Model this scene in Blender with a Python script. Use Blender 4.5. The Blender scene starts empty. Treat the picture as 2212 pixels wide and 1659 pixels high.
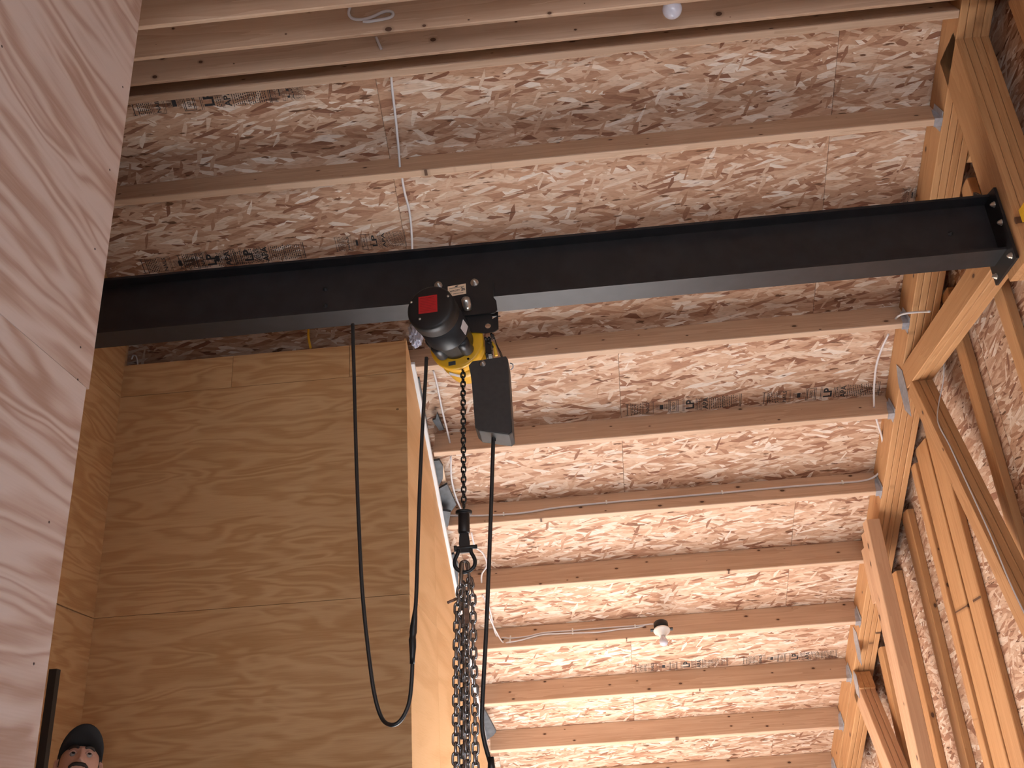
import bpy, bmesh, math, random
from mathutils import Vector, Matrix
random.seed(7)
sc = bpy.context.scene
COL = sc.collection
R = math.radians

# ------------------------------------------------------------------ camera
CZ = 1.35                                   # lens height above the floor
PITCH, ROLL, YAW = R(24.714), R(-3.722), R(-3.09)
FPX = 2090.0
def cam_axes():
    cp, sp = math.cos(PITCH), math.sin(PITCH); cr, sr = math.cos(ROLL), math.sin(ROLL)
    c, s = math.cos(YAW), math.sin(YAW)
    fwd = Vector((s*cp, c*cp, sp)); right = Vector((c, -s, 0)); up = right.cross(fwd)
    return cr*right + sr*up, -sr*right + cr*up, fwd
RI, UP, FW = cam_axes()
CAM = Vector((0, 0, CZ))
cd = bpy.data.cameras.new('camera'); cam = bpy.data.objects.new('camera', cd); COL.objects.link(cam)
cd.sensor_width = 36.0; cd.lens = 36.0*FPX/2212.0; cd.clip_start = 0.05; cd.clip_end = 200
cam.matrix_world = Matrix(((RI.x, UP.x, -FW.x, 0), (RI.y, UP.y, -FW.y, 0), (RI.z, UP.z, -FW.z, CZ), (0, 0, 0, 1)))
sc.camera = cam

# ------------------------------------------------------------------ light
w = bpy.data.worlds.new('sky'); sc.world = w; w.use_nodes = True
bg = w.node_tree.nodes['Background']; bg.inputs[0].default_value = (0.72, 0.84, 1.0, 1); bg.inputs[1].default_value = 2.0
sl = bpy.data.lights.new('sun_offscreen', 'SUN'); sl.energy = 960.0; sl.angle = R(0.6); sl.color = (0.96, 0.97, 1.0)
so = bpy.data.objects.new('sun_offscreen', sl); COL.objects.link(so)
so.rotation_euler = Vector((-0.03, -0.96, -0.276)).to_track_quat('-Z', 'Y').to_euler(); so.location = (1, 14, 5)
rl_ = bpy.data.lights.new('rear_opening_offscreen', 'AREA'); rl_.shape = 'RECTANGLE'; rl_.size = 2.66; rl_.size_y = 1.22; rl_.energy = 240; rl_.color = (0.86, 0.92, 1.0)
ro = bpy.data.objects.new('rear_opening_offscreen', rl_); COL.objects.link(ro)
ro.location = (0.5, -2.33, 0.72); ro.rotation_euler = Vector((0, 1, 0.0)).to_track_quat('-Z', 'Z').to_euler()
vs = sc.view_settings; vs.view_transform = 'Standard'; vs.look = 'None'; vs.gamma = 1.0; vs.use_curve_mapping = False
vs.exposure = -0.98

# ------------------------------------------------------------------ geometry helpers
def ray(x, y): return RI*((x-1106)/FPX) - UP*((y-829.5)/FPX) + FW
def onX(x, y, X): v = ray(x, y); return CAM + v*(X/v.x)
def onY(x, y, Y): v = ray(x, y); return CAM + v*(Y/v.y)
SL = R(30)
NF = Vector((0, math.sin(SL), math.cos(SL))); DF = Vector((0, math.cos(SL), -math.sin(SL)))   # far slope: normal, downhill
HF = 4.57                                                                                    # rafters' underside from the lens
NN = Vector((0, -math.sin(SL), math.cos(SL))); DN = Vector((0, math.cos(SL), math.sin(SL)))   # near slope: normal, uphill
HN = 1.106
XA = Vector((1, 0, 0))
def onF(x, y, d=0.0): v = ray(x, y); return CAM + v*((HF+d)/v.dot(NF))
def onN(x, y, d=0.0): v = ray(x, y); return CAM + v*((HN+d)/v.dot(NN))
def far(x, u, d=0.0): return CAM + XA*x + DF*u + NF*(HF+d)
def near(x, v, d=0.0): return CAM + XA*x + DN*v + NN*(HN+d)
def roof_z(y): return CZ + (HF - 0.5*y)/0.8660254          # underside of far purlins at a given Y
def roofn_z(y): return CZ + (HN + 0.5*y)/0.8660254

WM = {}
def link(o, parent=None, M=None):
    COL.objects.link(o)
    M = M or Matrix.Identity(4)
    WM[o.name] = M.copy()
    if parent:
        o.parent = parent; o.matrix_parent_inverse = Matrix.Identity(4)
        o.matrix_basis = WM[parent.name].inverted() @ M
    else: o.matrix_basis = M
    return o
def meshobj(name, me, parent=None, M=None, mat=None):
    if mat is not None and not me.materials: me.materials.append(mat)
    return link(bpy.data.objects.new(name, me), parent, M)
def empty(name, loc, rz=0.0):
    o = bpy.data.objects.new(name, None); o.empty_display_size = 0.1
    return link(o, None, Matrix.Translation(loc) @ Matrix.Rotation(rz, 4, 'Z'))
def tag(o, label=None, cat=None, group=None, kind=None):
    if label: o['label'] = label
    if cat: o['category'] = cat
    if group: o['group'] = group
    if kind: o['kind'] = kind
    return o

class MB:
    """collects vertices and faces of one mesh"""
    def __init__(s): s.v = []; s.f = []; s.sm = []; s.mi = []
    def add(s, v, f, M=None, smooth=False, mi=0):
        b = len(s.v)
        s.v += [tuple(M @ Vector(p)) if M else tuple(p) for p in v]
        s.f += [tuple(b+i for i in q) for q in f]; s.sm += [smooth]*len(f); s.mi += [mi]*len(f); return s
    def box(s, x0, x1, y0, y1, z0, z1, M=None, mi=0):
        return s.add([(x0,y0,z0),(x1,y0,z0),(x1,y1,z0),(x0,y1,z0),(x0,y0,z1),(x1,y0,z1),(x1,y1,z1),(x0,y1,z1)],
            [(0,3,2,1),(4,5,6,7),(0,1,5,4),(1,2,6,5),(2,3,7,6),(3,0,4,7)], M, False, mi)
    def prism(s, pts, z0, z1, M=None, mi=0, smooth=False):
        n = len(pts)
        return s.add([(x,y,z0) for x,y in pts]+[(x,y,z1) for x,y in pts],
            [tuple(range(n-1,-1,-1)), tuple(range(n,2*n))]+[(i,(i+1)%n,n+(i+1)%n,n+i) for i in range(n)], M, smooth, mi)
    def lathe(s, prof, n=24, M=None, mi=0, smooth=True):
        """prof: list of (r, z); revolved round local z"""
        v = []; f = []
        for r, z in prof:
            for k in range(n): a = 2*math.pi*k/n; v.append((r*math.cos(a), r*math.sin(a), z))
        for i in range(len(prof)-1):
            for k in range(n): f.append((i*n+k, i*n+(k+1)%n, (i+1)*n+(k+1)%n, (i+1)*n+k))
        f.append(tuple(range(n-1,-1,-1))); m = (len(prof)-1)*n; f.append(tuple(m+k for k in range(n)))
        return s.add(v, f, M, smooth, mi)
    def tube(s, pts, r, n=8, M=None, mi=0, closed=False, cap=True):
        P = [Vector(p) for p in pts]; m = len(P); rr = r if isinstance(r, (list, tuple)) else [r]*m
        v = []; f = []
        T = []
        for i in range(m):
            a = P[(i-1)%m] if closed or i > 0 else P[i]; b = P[(i+1)%m] if closed or i < m-1 else P[i]
            T.append((b-a).normalized())
        nn = T[0].orthogonal().normalized()
        for i in range(m):
            nn = (nn - T[i]*nn.dot(T[i])).normalized(); bb = T[i].cross(nn)
            for k in range(n):
                a = 2*math.pi*k/n; v.append(P[i] + (nn*math.cos(a)+bb*math.sin(a))*rr[i])
        for i in range(m if closed else m-1):
            j = (i+1)%m
            for k in range(n): f.append((i*n+k, i*n+(k+1)%n, j*n+(k+1)%n, j*n+k))
        if not closed and cap:
            f.append(tuple(range(n-1,-1,-1))); f.append(tuple((m-1)*n+k for k in range(n)))
        return s.add(v, f, M, True, mi)
    def mesh(s, name, mats):
        me = bpy.data.meshes.new(name); me.from_pydata(s.v, [], s.f)
        for m in (mats if isinstance(mats, (list, tuple)) else [mats]): me.materials.append(m)
        me.polygons.foreach_set('use_smooth', s.sm); me.polygons.foreach_set('material_index', s.mi)
        me.update(); return me
    def build(s, name, mats, parent=None, M=None): return meshobj(name, s.mesh(name, mats), parent, M)

def spline(pts, n=8):
    P = [Vector(p) for p in pts]; out = []
    for i in range(len(P)-1):
        a = P[i-1] if i else P[i]*2-P[i+1]; b, c = P[i], P[i+1]; d = P[i+2] if i+2 < len(P) else c*2-b
        for k in range(n):
            t = k/n; out.append(0.5*((2*b)+(c-a)*t+(2*a-5*b+4*c-d)*t*t+(3*b-a-3*c+d)*t**3))
    out.append(P[-1]); return out
def frame(o, x, z):
    """matrix with local x along x and local z close to z"""
    x = Vector(x).normalized(); z = Vector(z); z = (z - x*z.dot(x)).normalized(); y = z.cross(x)
    return Matrix(((x.x,y.x,z.x,o[0]),(x.y,y.y,z.y,o[1]),(x.z,y.z,z.z,o[2]),(0,0,0,1)))
def look(o, z, x=(1,0,0)):
    """matrix with local z along z"""
    z = Vector(z).normalized(); x = Vector(x); x = (x - z*x.dot(z)).normalized(); y = z.cross(x)
    return Matrix(((x.x,y.x,z.x,o[0]),(x.y,y.y,z.y,o[1]),(x.z,y.z,z.z,o[2]),(0,0,0,1)))
BOXC = {}
def member(name, a, b, up, wd, dp, mat, parent=None, key=None):
    """sawn timber from a to b (centre line); wd across, dp along up"""
    a, b = Vector(a), Vector(b); L = (b-a).length
    k = (round(L, 4), round(wd, 4), round(dp, 4), mat.name)
    if k not in BOXC:
        e = min(0.004, wd*0.12)
        m = MB(); h, q = wd/2, dp/2
        m.prism([(-h+e,-q),(h-e,-q),(h,-q+e),(h,q-e),(h-e,q),(-h+e,q),(-h,q-e),(-h,-q+e)], 0, L,
                Matrix(((0,0,1,0),(1,0,0,0),(0,1,0,0),(0,0,0,1))))
        BOXC[k] = m.mesh(name, mat)
    return meshobj(name, BOXC[k], parent, frame(a, b-a, up))

# ------------------------------------------------------------------ materials
def newmat(name):
    m = bpy.data.materials.new(name); m.use_nodes = True; nt = m.node_tree
    return m, nt, nt.nodes['Principled BSDF']
def nd(nt, t, **kw):
    n = nt.nodes.new(t)
    for k, v in kw.items():
        if hasattr(n, k): setattr(n, k, v)
        else: n.inputs[k].default_value = v
    return n
def math_n(nt, op, a, b=None, c=None):
    n = nt.nodes.new('ShaderNodeMath'); n.operation = op
    for i, q in enumerate((a, b, c)):
        if q is None: continue
        if isinstance(q, (int, float)): n.inputs[i].default_value = q
        else: nt.links.new(q, n.inputs[i])
    return n.outputs[0]
def mixc(nt, fac, a, b, mode='MIX'):
    n = nt.nodes.new('ShaderNodeMix'); n.data_type = 'RGBA'; n.blend_type = mode
    for s, q in ((n.inputs[0], fac), (n.inputs[6], a), (n.inputs[7], b)):
        if isinstance(q, (int, float)): s.default_value = q
        elif isinstance(q, tuple): s.default_value = (*q, 1) if len(q) == 3 else q
        else: nt.links.new(q, s)
    return n.outputs[2]
def ramp(nt, fac, stops, interp='LINEAR'):
    n = nt.nodes.new('ShaderNodeValToRGB'); cr = n.color_ramp; cr.interpolation = interp
    while len(cr.elements) < len(stops): cr.elements.new(0.5)
    for e, (p, c) in zip(cr.elements, stops): e.position = p; e.color = (*c, 1) if len(c) == 3 else c
    nt.links.new(fac, n.inputs[0]); return n.outputs[0]
def coords(nt, scale=(1,1,1), rot=(0,0,0), rnd=7.0):
    tc = nt.nodes.new('ShaderNodeTexCoord'); oi = nt.nodes.new('ShaderNodeObjectInfo')
    cb = nt.nodes.new('ShaderNodeCombineXYZ')
    for i in range(3): nt.links.new(math_n(nt, 'MULTIPLY', oi.outputs['Random'], rnd*(i+1.37)), cb.inputs[i])
    ad = nt.nodes.new('ShaderNodeVectorMath'); ad.operation = 'ADD'
    nt.links.new(tc.outputs['Object'], ad.inputs[0]); nt.links.new(cb.outputs[0], ad.inputs[1])
    mp = nt.nodes.new('ShaderNodeMapping'); mp.inputs['Scale'].default_value = scale; mp.inputs['Rotation'].default_value = rot
    nt.links.new(ad.outputs[0], mp.inputs[0]); return mp.outputs[0], ad.outputs[0], oi.outputs['Random']
def mapping(nt, vec, scale=(1,1,1), rot=(0,0,0), loc=(0,0,0)):
    mp = nt.nodes.new('ShaderNodeMapping'); mp.inputs['Scale'].default_value = scale
    mp.inputs['Rotation'].default_value = rot; mp.inputs['Location'].default_value = loc
    nt.links.new(vec, mp.inputs[0]); return mp.outputs[0]
def bump(nt, bsdf, h, strength=0.2, dist=0.002):
    b = nt.nodes.new('ShaderNodeBump'); b.inputs['Strength'].default_value = strength; b.inputs['Distance'].default_value = dist
    nt.links.new(h, b.inputs['Height']); nt.links.new(b.outputs[0], bsdf.inputs['Normal'])

def simple(name, col, rough=0.5, metal=0.0, spec=0.5, noise=0.0, nscale=30):
    m, nt, b = newmat(name)
    b.inputs['Roughness'].default_value = rough; b.inputs['Metallic'].default_value = metal
    b.inputs['Specular IOR Level'].default_value = spec
    if noise:
        v, _, _ = coords(nt)
        n = nd(nt, 'ShaderNodeTexNoise'); n.inputs['Scale'].default_value = nscale; n.inputs['Detail'].default_value = 5
        nt.links.new(v, n.inputs['Vector'])
        c = ramp(nt, n.outputs[0], [(0.3, tuple(x*(1-noise) for x in col)), (0.7, tuple(min(1, x*(1+noise)) for x in col))])
        nt.links.new(c, b.inputs['Base Color'])
    else: b.inputs['Base Color'].default_value = (*col, 1)
    return m

def mat_osb(name='osb', dark=1.0, tint=(1,1,1)):
    m, nt, b = newmat(name)
    _, base, rnd = coords(nt)
    col = None; hs = None
    P = [(0.00,(.26,.125,.08)),(.12,(.45,.255,.17)),(.36,(.60,.40,.285)),(.64,(.70,.51,.39)),(.86,(.82,.68,.57)),(1.0,(1.0,.95,.90))]
    P = [(p, tuple(x*dark*t for x, t in zip(c, tint))) for p, c in P]
    for i, (ang, ln, wd, thr) in enumerate(((6,.10,.026,0),(-20,.12,.028,.45),(28,.10,.022,.62),(-44,.085,.020,.82),(3,.14,.026,.55),(-11,.10,.019,.62),(13,.11,.017,.72),(66,.07,.018,.95))):
        v = mapping(nt, base, (1,1,0), (0,0,R(ang)), (i*3.1, i*1.7, 0))
        # gentle warp so flake sides are not ruler straight
        v2 = mapping(nt, v, (1/ln, 1/wd, 1))
        vo = nd(nt, 'ShaderNodeTexVoronoi'); vo.voronoi_dimensions = '2D'; vo.inputs['Scale'].default_value = 1.0
        nt.links.new(v2, vo.inputs['Vector'])
        sp = nt.nodes.new('ShaderNodeSeparateColor'); nt.links.new(vo.outputs['Color'], sp.inputs[0])
        c = ramp(nt, sp.outputs[1], P)
        if col is None: col = c; hs = sp.outputs[2]
        else:
            msk = math_n(nt, 'GREATER_THAN', sp.outputs[0], thr)
            col = mixc(nt, msk, col, c)
            hh = nt.nodes.new('ShaderNodeMix'); nt.links.new(msk, hh.inputs[0]); nt.links.new(hs, hh.inputs[2]); nt.links.new(sp.outputs[2], hh.inputs[3]); hs = hh.outputs[0]
    # fine fibres and thin dark gaps
    f = nd(nt, 'ShaderNodeTexNoise'); f.inputs['Scale'].default_value = 1.0; f.inputs['Detail'].default_value = 4
    nt.links.new(mapping(nt, base, (28, 160, 1), (0,0,R(10))), f.inputs['Vector'])
    col = mixc(nt, 0.55, col, ramp(nt, f.outputs[0], [(.30,(.55,.50,.46)),(.50,(1,1,1)),(.8,(1.0,1.0,1.0))]), 'MULTIPLY')
    f2 = nd(nt, 'ShaderNodeTexNoise'); f2.inputs['Scale'].default_value = 1.0; f2.inputs['Detail'].default_value = 3
    nt.links.new(mapping(nt, base, (9, 42, 1), (0,0,R(-30))), f2.inputs['Vector'])
    col = mixc(nt, ramp(nt, f2.outputs[0], [(.30,(1,1,1)),(.345,(0,0,0))]), col, (.16*dark,.075*dark,.04*dark))
    nt.links.new(col, b.inputs['Base Color']); b.inputs['Roughness'].default_value = .72
    b.inputs['Specular IOR Level'].default_value = .25
    bump(nt, b, hs, .35, .0015)
    return m

def mat_lumber(name, light=(.68,.47,.31), dark=(.52,.325,.19), knots=True, kscale=3.2, contrast=1.0):
    """sawn softwood, grain along local x"""
    m, nt, b = newmat(name)
    _, base, rnd = coords(nt)
    n1 = nd(nt, 'ShaderNodeTexNoise'); n1.inputs['Scale'].default_value = 1; n1.inputs['Detail'].default_value = 3; n1.inputs['Distortion'].default_value = .3
    nt.links.new(mapping(nt, base, (.9, 17, 17)), n1.inputs['Vector'])
    bands = math_n(nt, 'FRACT', math_n(nt, 'MULTIPLY', n1.outputs[0], 5.0))
    n2 = nd(nt, 'ShaderNodeTexNoise'); n2.inputs['Scale'].default_value = 1; n2.inputs['Detail'].default_value = 4
    nt.links.new(mapping(nt, base, (5, 150, 150)), n2.inputs['Vector'])
    n3 = nd(nt, 'ShaderNodeTexNoise'); n3.inputs['Scale'].default_value = 1; n3.inputs['Detail'].default_value = 2
    nt.links.new(mapping(nt, base, (1.3, 4, 4)), n3.inputs['Vector'])
    f = math_n(nt, 'ADD', math_n(nt, 'MULTIPLY', bands, .30), math_n(nt, 'ADD', math_n(nt, 'MULTIPLY', n2.outputs[0], .35), math_n(nt, 'MULTIPLY', n3.outputs[0], .5)))
    f = math_n(nt, 'ADD', f, math_n(nt, 'MULTIPLY', math_n(nt, 'SUBTRACT', rnd, .5), .22))
    col = ramp(nt, f, [(.28, dark), (.78, light)])
    if knots:
        vo = nd(nt, 'ShaderNodeTexVoronoi'); vo.voronoi_dimensions = '2D'; vo.inputs['Scale'].default_value = 1.0
        sx = nt.nodes.new('ShaderNodeSeparateXYZ'); nt.links.new(base, sx.inputs[0]); cx_ = nt.nodes.new('ShaderNodeCombineXYZ')
        nt.links.new(math_n(nt, 'MULTIPLY', sx.outputs[0], kscale*1.25), cx_.inputs[0]); nt.links.new(math_n(nt, 'MULTIPLY', sx.outputs[2], kscale*2.0), cx_.inputs[1])
        nt.links.new(cx_.outputs[0], vo.inputs['Vector'])
        sp = nt.nodes.new('ShaderNodeSeparateColor'); nt.links.new(vo.outputs['Color'], sp.inputs[0])
        rad = math_n(nt, 'MULTIPLY', sp.outputs[0], .062)
        q = math_n(nt, 'DIVIDE', vo.outputs['Distance'], math_n(nt, 'MAXIMUM', rad, .004))
        halo = ramp(nt, q, [(.9, (1,1,1)), (1.0, (0,0,0))]); q2 = math_n(nt, 'MULTIPLY', q, .5)
        ring = ramp(nt, q2, [(.35, (.75,.75,.75)), (1.0, (0,0,0))])
        col = mixc(nt, ring, col, tuple(x*.62 for x in dark))
        col = mixc(nt, halo, col, (.095,.045,.025))
    nt.links.new(col, b.inputs['Base Color']); b.inputs['Roughness'].default_value = .62; b.inputs['Specular IOR Level'].default_value = .3
    bump(nt, b, n2.outputs[0], .15, .001)
    return m

def mat_ply(name, light, mid, dark, grain=(0.55, 5.5), bands=7.0, swap=False, soft=.55, warp=.05):
    """rotary-cut veneer: contour bands of a stretched noise; grain along local x"""
    m, nt, b = newmat(name)
    _, base, rnd = coords(nt)
    n1 = nd(nt, 'ShaderNodeTexNoise'); n1.inputs['Scale'].default_value = 1; n1.inputs['Detail'].default_value = 2.5
    n1.inputs['Roughness'].default_value = .45; n1.inputs['Distortion'].default_value = .6
    wn = nd(nt, 'ShaderNodeTexNoise'); wn.inputs['Scale'].default_value = 1.4; wn.inputs['Detail'].default_value = 3; nt.links.new(mapping(nt, base, (1,2.2,2.2)), wn.inputs['Vector'])
    wv = nt.nodes.new('ShaderNodeVectorMath'); wv.operation = 'MULTIPLY_ADD'; wv.inputs[1].default_value = (warp*2, warp, warp); nt.links.new(wn.outputs['Color'], wv.inputs[0]); nt.links.new(base, wv.inputs[2])
    nt.links.new(mapping(nt, wv.outputs[0], (grain[0], grain[1], grain[1])), n1.inputs['Vector'])
    t = math_n(nt, 'MULTIPLY', n1.outputs[0], bands)
    sn = math_n(nt, 'MULTIPLY_ADD', math_n(nt, 'SINE', math_n(nt, 'MULTIPLY', t, 6.2832)), .5, .5)
    n2 = nd(nt, 'ShaderNodeTexNoise'); n2.inputs['Scale'].default_value = 1; n2.inputs['Detail'].default_value = 5
    nt.links.new(mapping(nt, base, (7, 190, 190)), n2.inputs['Vector'])
    n3 = nd(nt, 'ShaderNodeTexNoise'); n3.inputs['Scale'].default_value = 1; n3.inputs['Detail'].default_value = 3
    nt.links.new(mapping(nt, base, (1.2, 3.5, 3.5)), n3.inputs['Vector'])
    f = math_n(nt, 'ADD', math_n(nt, 'MULTIPLY', sn, soft), math_n(nt, 'ADD', math_n(nt, 'MULTIPLY', n2.outputs[0], .30), math_n(nt, 'MULTIPLY', n3.outputs[0], .35)))
    col = ramp(nt, f, [(.25, dark), (.52, mid), (.85, light)])
    vo = nd(nt, 'ShaderNodeTexVoronoi'); vo.inputs['Scale'].default_value = 2.3
    nt.links.new(mapping(nt, base, (1,1.3,1.3)), vo.inputs['Vector'])
    sp = nt.nodes.new('ShaderNodeSeparateColor'); nt.links.new(vo.outputs['Color'], sp.inputs[0])
    rad = math_n(nt, 'MULTIPLY', math_n(nt, 'GREATER_THAN', sp.outputs[0], .6), .022)
    kn = math_n(nt, 'LESS_THAN', vo.outputs['Distance'], rad)
    col = mixc(nt, math_n(nt, 'MULTIPLY', kn, .8), col, tuple(x*.3 for x in dark))
    nt.links.new(col, b.inputs['Base Color']); b.inputs['Roughness'].default_value = .6; b.inputs['Specular IOR Level'].default_value = .3
    bump(nt, b, n2.outputs[0], .12, .001)
    return m

M_OSB = mat_osb('osb_strand_board', .80, (1,.95,.90))
M_PUR = mat_lumber('purlin_fir', (.60,.425,.305), (.445,.29,.19))
M_TRUSS = mat_lumber('truss_timber', (.50,.275,.128), (.38,.185,.078), True, 2.2)
M_STUD = mat_lumber('stud_timber', (.50,.275,.128), (.38,.185,.078), True, 2.6)
M_POST = mat_lumber('post_timber', (.54,.33,.20), (.41,.23,.13), True, 2.0)
M_PLYL = mat_ply('plywood_pale', (.60,.475,.42), (.50,.36,.30), (.365,.225,.17), (.75, 5.0), 8.0, warp=.16)
M_PLYB = mat_ply('plywood_warm', (.70,.46,.25), (.61,.37,.18), (.48,.255,.105), (1.5, 9.0), 6.0, soft=.24, warp=.10)
M_PLYS = mat_ply('plywood_smooth', (.70,.46,.25), (.64,.40,.20), (.54,.31,.14), (.5, 3.0), 3.5, soft=.25)
M_EDGE = simple('plywood_edge', (.55,.36,.20), .7, noise=.2)
M_STEEL = simple('mill_steel', (.014,.014,.016), .45, 0, .4, .3, 14)
M_BLACK = simple('black_paint', (.012,.012,.013), .42, 0, .4)
M_MOTOR = simple('black_cast', (.016,.0165,.019), .42, 0, .35, .2, 60)
M_CAP = simple('black_cap', (.010,.010,.011), .5, 0, .4)
M_BOXP = simple('box_plastic', (.030,.029,.029), .55, 0, .4, .15, 50)
M_RUBBER = simple('cable_rubber', (.014,.014,.015), .5)
M_YEL = simple('hoist_yellow', (.74,.40,.02), .38, 0, .5, .08, 12)
M_YELL = simple('hoist_yellow_light', (.82,.47,.03), .42, 0, .5, .06, 12)
M_CHROME = simple('zinc_bolt', (.62,.60,.56), .28, .9)
M_BRASS = simple('zinc_yellow_rod', (.52,.42,.22), .35, .9)
M_CHAIN = simple('load_chain_steel', (.05,.046,.044), .38, .8, .5, .3, 40)
M_SLING = simple('sling_chain_steel', (.30,.285,.28), .26, .95, .5, .25, 30)
M_RUST = simple('rusty_steel', (.22,.13,.09), .5, .5, .5, .3, 50)
M_GALV = simple('galvanised', (.52,.56,.63), .42, .55, .5, .15, 40)
M_WHITE = simple('white_cable', (.74,.73,.76), .45)
M_PORC = simple('porcelain', (.86,.88,.87), .25)
M_BULB = simple('frosted_bulb', (.70,.70,.80), .15)
M_RED = simple('red_label', (.42,.010,.014), .5)
M_REDK = simple('red_label_print', (.16,.006,.008), .5)
M_CREAM = simple('cream_label', (.80,.60,.42), .5)
M_INK = simple('black_ink', (.03,.03,.035), .8, noise=.3)
M_STAMP = simple('stamp_ink', (.028,.027,.03), .85, noise=.3, nscale=90)
M_FOAM = simple('white_foam', (.84,.90,.96), .6)
M_DGREY = simple('dark_baffle', (.055,.060,.068), .6, noise=.3, nscale=25)
M_BAG = simple('grey_plastic_film', (.52,.54,.66), .3, 0, .5, .25, 18)
M_DECK = simple('roof_deck_board', (.42,.29,.20), .8)
M_CONC = simple('concrete', (.27,.26,.25), .8, noise=.12, nscale=4)
M_SNOW = simple('snow_ground', (.30,.30,.31), .9, noise=.08, nscale=2)

# ------------------------------------------------------------------ shell
XL, XR = -2.62, 2.18
m = MB().box(-2.7, 2.24, -2.3, 9.33, -.12, 0); fl = m.build('floor', M_CONC); tag(fl, 'pale concrete floor slab of the workshop', kind='structure')

PUR_D = .184
PU = [1.403, 1.912, 2.500, 3.088, 3.724, 4.340, 4.955, 5.570, 6.199, 6.792, 7.40, 8.01]
# far roof slope: outer deck (structure) > osb_panel, purlin (> joist_hanger)
def slope_M(f, x, u, d): # local x = X, local y = downhill/uphill, local z = roof normal
    o = f(x, u, d)
    yv, zv = (DF, NF) if f is far else (DN, NN)
    return Matrix(((1,yv.x,zv.x,o.x),(0,yv.y,zv.y,o.y),(0,yv.z,zv.z,o.z),(0,0,0,1)))
ceil = MB().box(XL, XR+.05, .95, 8.10, PUR_D+.016, PUR_D+.06).build('ceiling', M_DECK, None, slope_M(far, 0, 0, 0))
tag(ceil, 'sloping board-sheathed roof with purlins falling away from the ridge', kind='structure')
def osb_row(parent, f, u0, u1, xs, mat):
    out = []
    for a, b in zip(xs[:-1], xs[1:]):
        g = .0011
        mm = MB().box(0, b-a-2*g, 0, u1-u0-g, 0, .015)
        out.append(mm.build('osb_panel', mat, parent, slope_M(f, a+g, u0, PUR_D)))
    return out
rows = [(1.02, 3.069, [XL, -.77, 1.485, XR]), (3.069, 4.321, [XL, -1.9, .36, XR]), (4.321, 5.551, [XL, -.77, 1.485, XR]),
        (5.551, 6.773, [XL, -1.9, .36, XR]), (6.773, 8.09, [XL, -.77, 1.485, XR])]
PANELS = [osb_row(ceil, far, a, b, xs, M_OSB) for a, b, xs in rows]
XCH = 1.97                                     # inner face of the truss chord
HANG = None
def hanger_mesh():
    m = MB(); t = .0025; L = .038
    m.prism([(-L,0),(0,0),(0,.115),(-L*.35,.115),(-L*.8,.05)], -.019-t, -.019, Matrix(((1,0,0,0),(0,0,1,0),(0,1,0,-.002),(0,0,0,1)))); m.prism([(-L,0),(0,0),(0,.115),(-L*.35,.115),(-L*.8,.05)], .019, .019+t, Matrix(((1,0,0,0),(0,0,1,0),(0,1,0,-.002),(0,0,0,1))))      # cheeks
    m.box(-L, 0, -.019-t, .019+t, -t-.001, -.001)                                          # seat
    m.box(-.004, -.001, -.05, -.019, .0, .115); m.box(-.004, -.001, .019, .05, .0, .115)
    return m.mesh('joist_hanger', M_GALV)
HANG = hanger_mesh()
for i, u in enumerate(PU):
    x0 = XL if u < 3.2 else -.80
    p = member('purlin', far(x0, u-.019, PUR_D/2), far(XCH-.003, u-.019, PUR_D/2), NF, .038, PUR_D, M_PUR, ceil)
    if i: meshobj('joist_hanger', HANG, p, slope_M(far, XCH-.001, u-.019, 0))

# near roof slope
ceil2 = MB().box(XL, XR+.05, -3.3, 5.05, PUR_D+.016, PUR_D+.06).build('ceiling_near', M_DECK, None, slope_M(near, 0, 0, 0))
tag(ceil2, 'closely raftered roof slope rising over the viewer to the ridge', kind='structure')
for a, b in ((-3.3, -.9), (-.9, .32), (.32, 1.54), (1.54, 2.76), (2.76, 4.95)): osb_row(ceil2, near, a, b, [XL, -.77, 1.485, XR], M_OSB)
v = 4.455
while v > -2.4:
    member('joist', near(XL, v, PUR_D/2), near(XCH, v, PUR_D/2), NN, .038, PUR_D, M_PUR, ceil2); v -= .405

# right gable wall: sheathing (structure) > osb_panel, stud
XW = 2.175
def clip_under_roof(poly, dz=.16):
    """clip a (y,z) polygon to below the roof deck"""
    def cut(P, fn):
        out = []
        for i in range(len(P)):
            a, b = P[i], P[(i+1)%len(P)]; fa, fb = fn(a), fn(b)
            if fa <= 0: out.append(a)
            if fa*fb < 0: t = fa/(fa-fb); out.append((a[0]+(b[0]-a[0])*t, a[1]+(b[1]-a[1])*t))
        return out
    P = cut(poly, lambda q: q[1]-roof_z(q[0])-dz)
    return cut(P, lambda q: q[1]-roofn_z(q[0])-dz) if P else P
MYZ = lambda x: Matrix(((0,0,1,x),(1,0,0,0),(0,1,0,0),(0,0,0,1)))     # local x=Y, y=Z, z=X
wr = MB()
for P in ([(2.2,0),(9.3,0),(9.3,5.2),(2.2,5.2)], [(-2.3,2.25),(2.2,2.25),(2.2,5.2),(-2.3,5.2)], [(-2.3,0),(-1.5,0),(-1.5,2.25),(-2.3,2.25)]):  # doorway gap nearest the viewer is unseen, added to let daylight in
    q = clip_under_roof(P, .2)
    wr.prism(q, .014, .06)
wall_r = wr.build('wall_right', M_OSB, None, MYZ(XW)); tag(wall_r, 'gable end wall of board sheathing over upright studs', kind='structure')
y = 2.2
while y < 9.2:
    for z0, z1 in ((0, 2.40), (2.40, 4.84)):
        P = clip_under_roof([(y+.002, z0+.002), (min(y+1.218, 9.3), z0+.002), (min(y+1.218, 9.3), z1), (y+.002, z1)])
        if len(P) > 2: MB().prism(P, 0, .014).build('osb_panel', M_OSB, wall_r, MYZ(XW))
    y += 1.22
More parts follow.
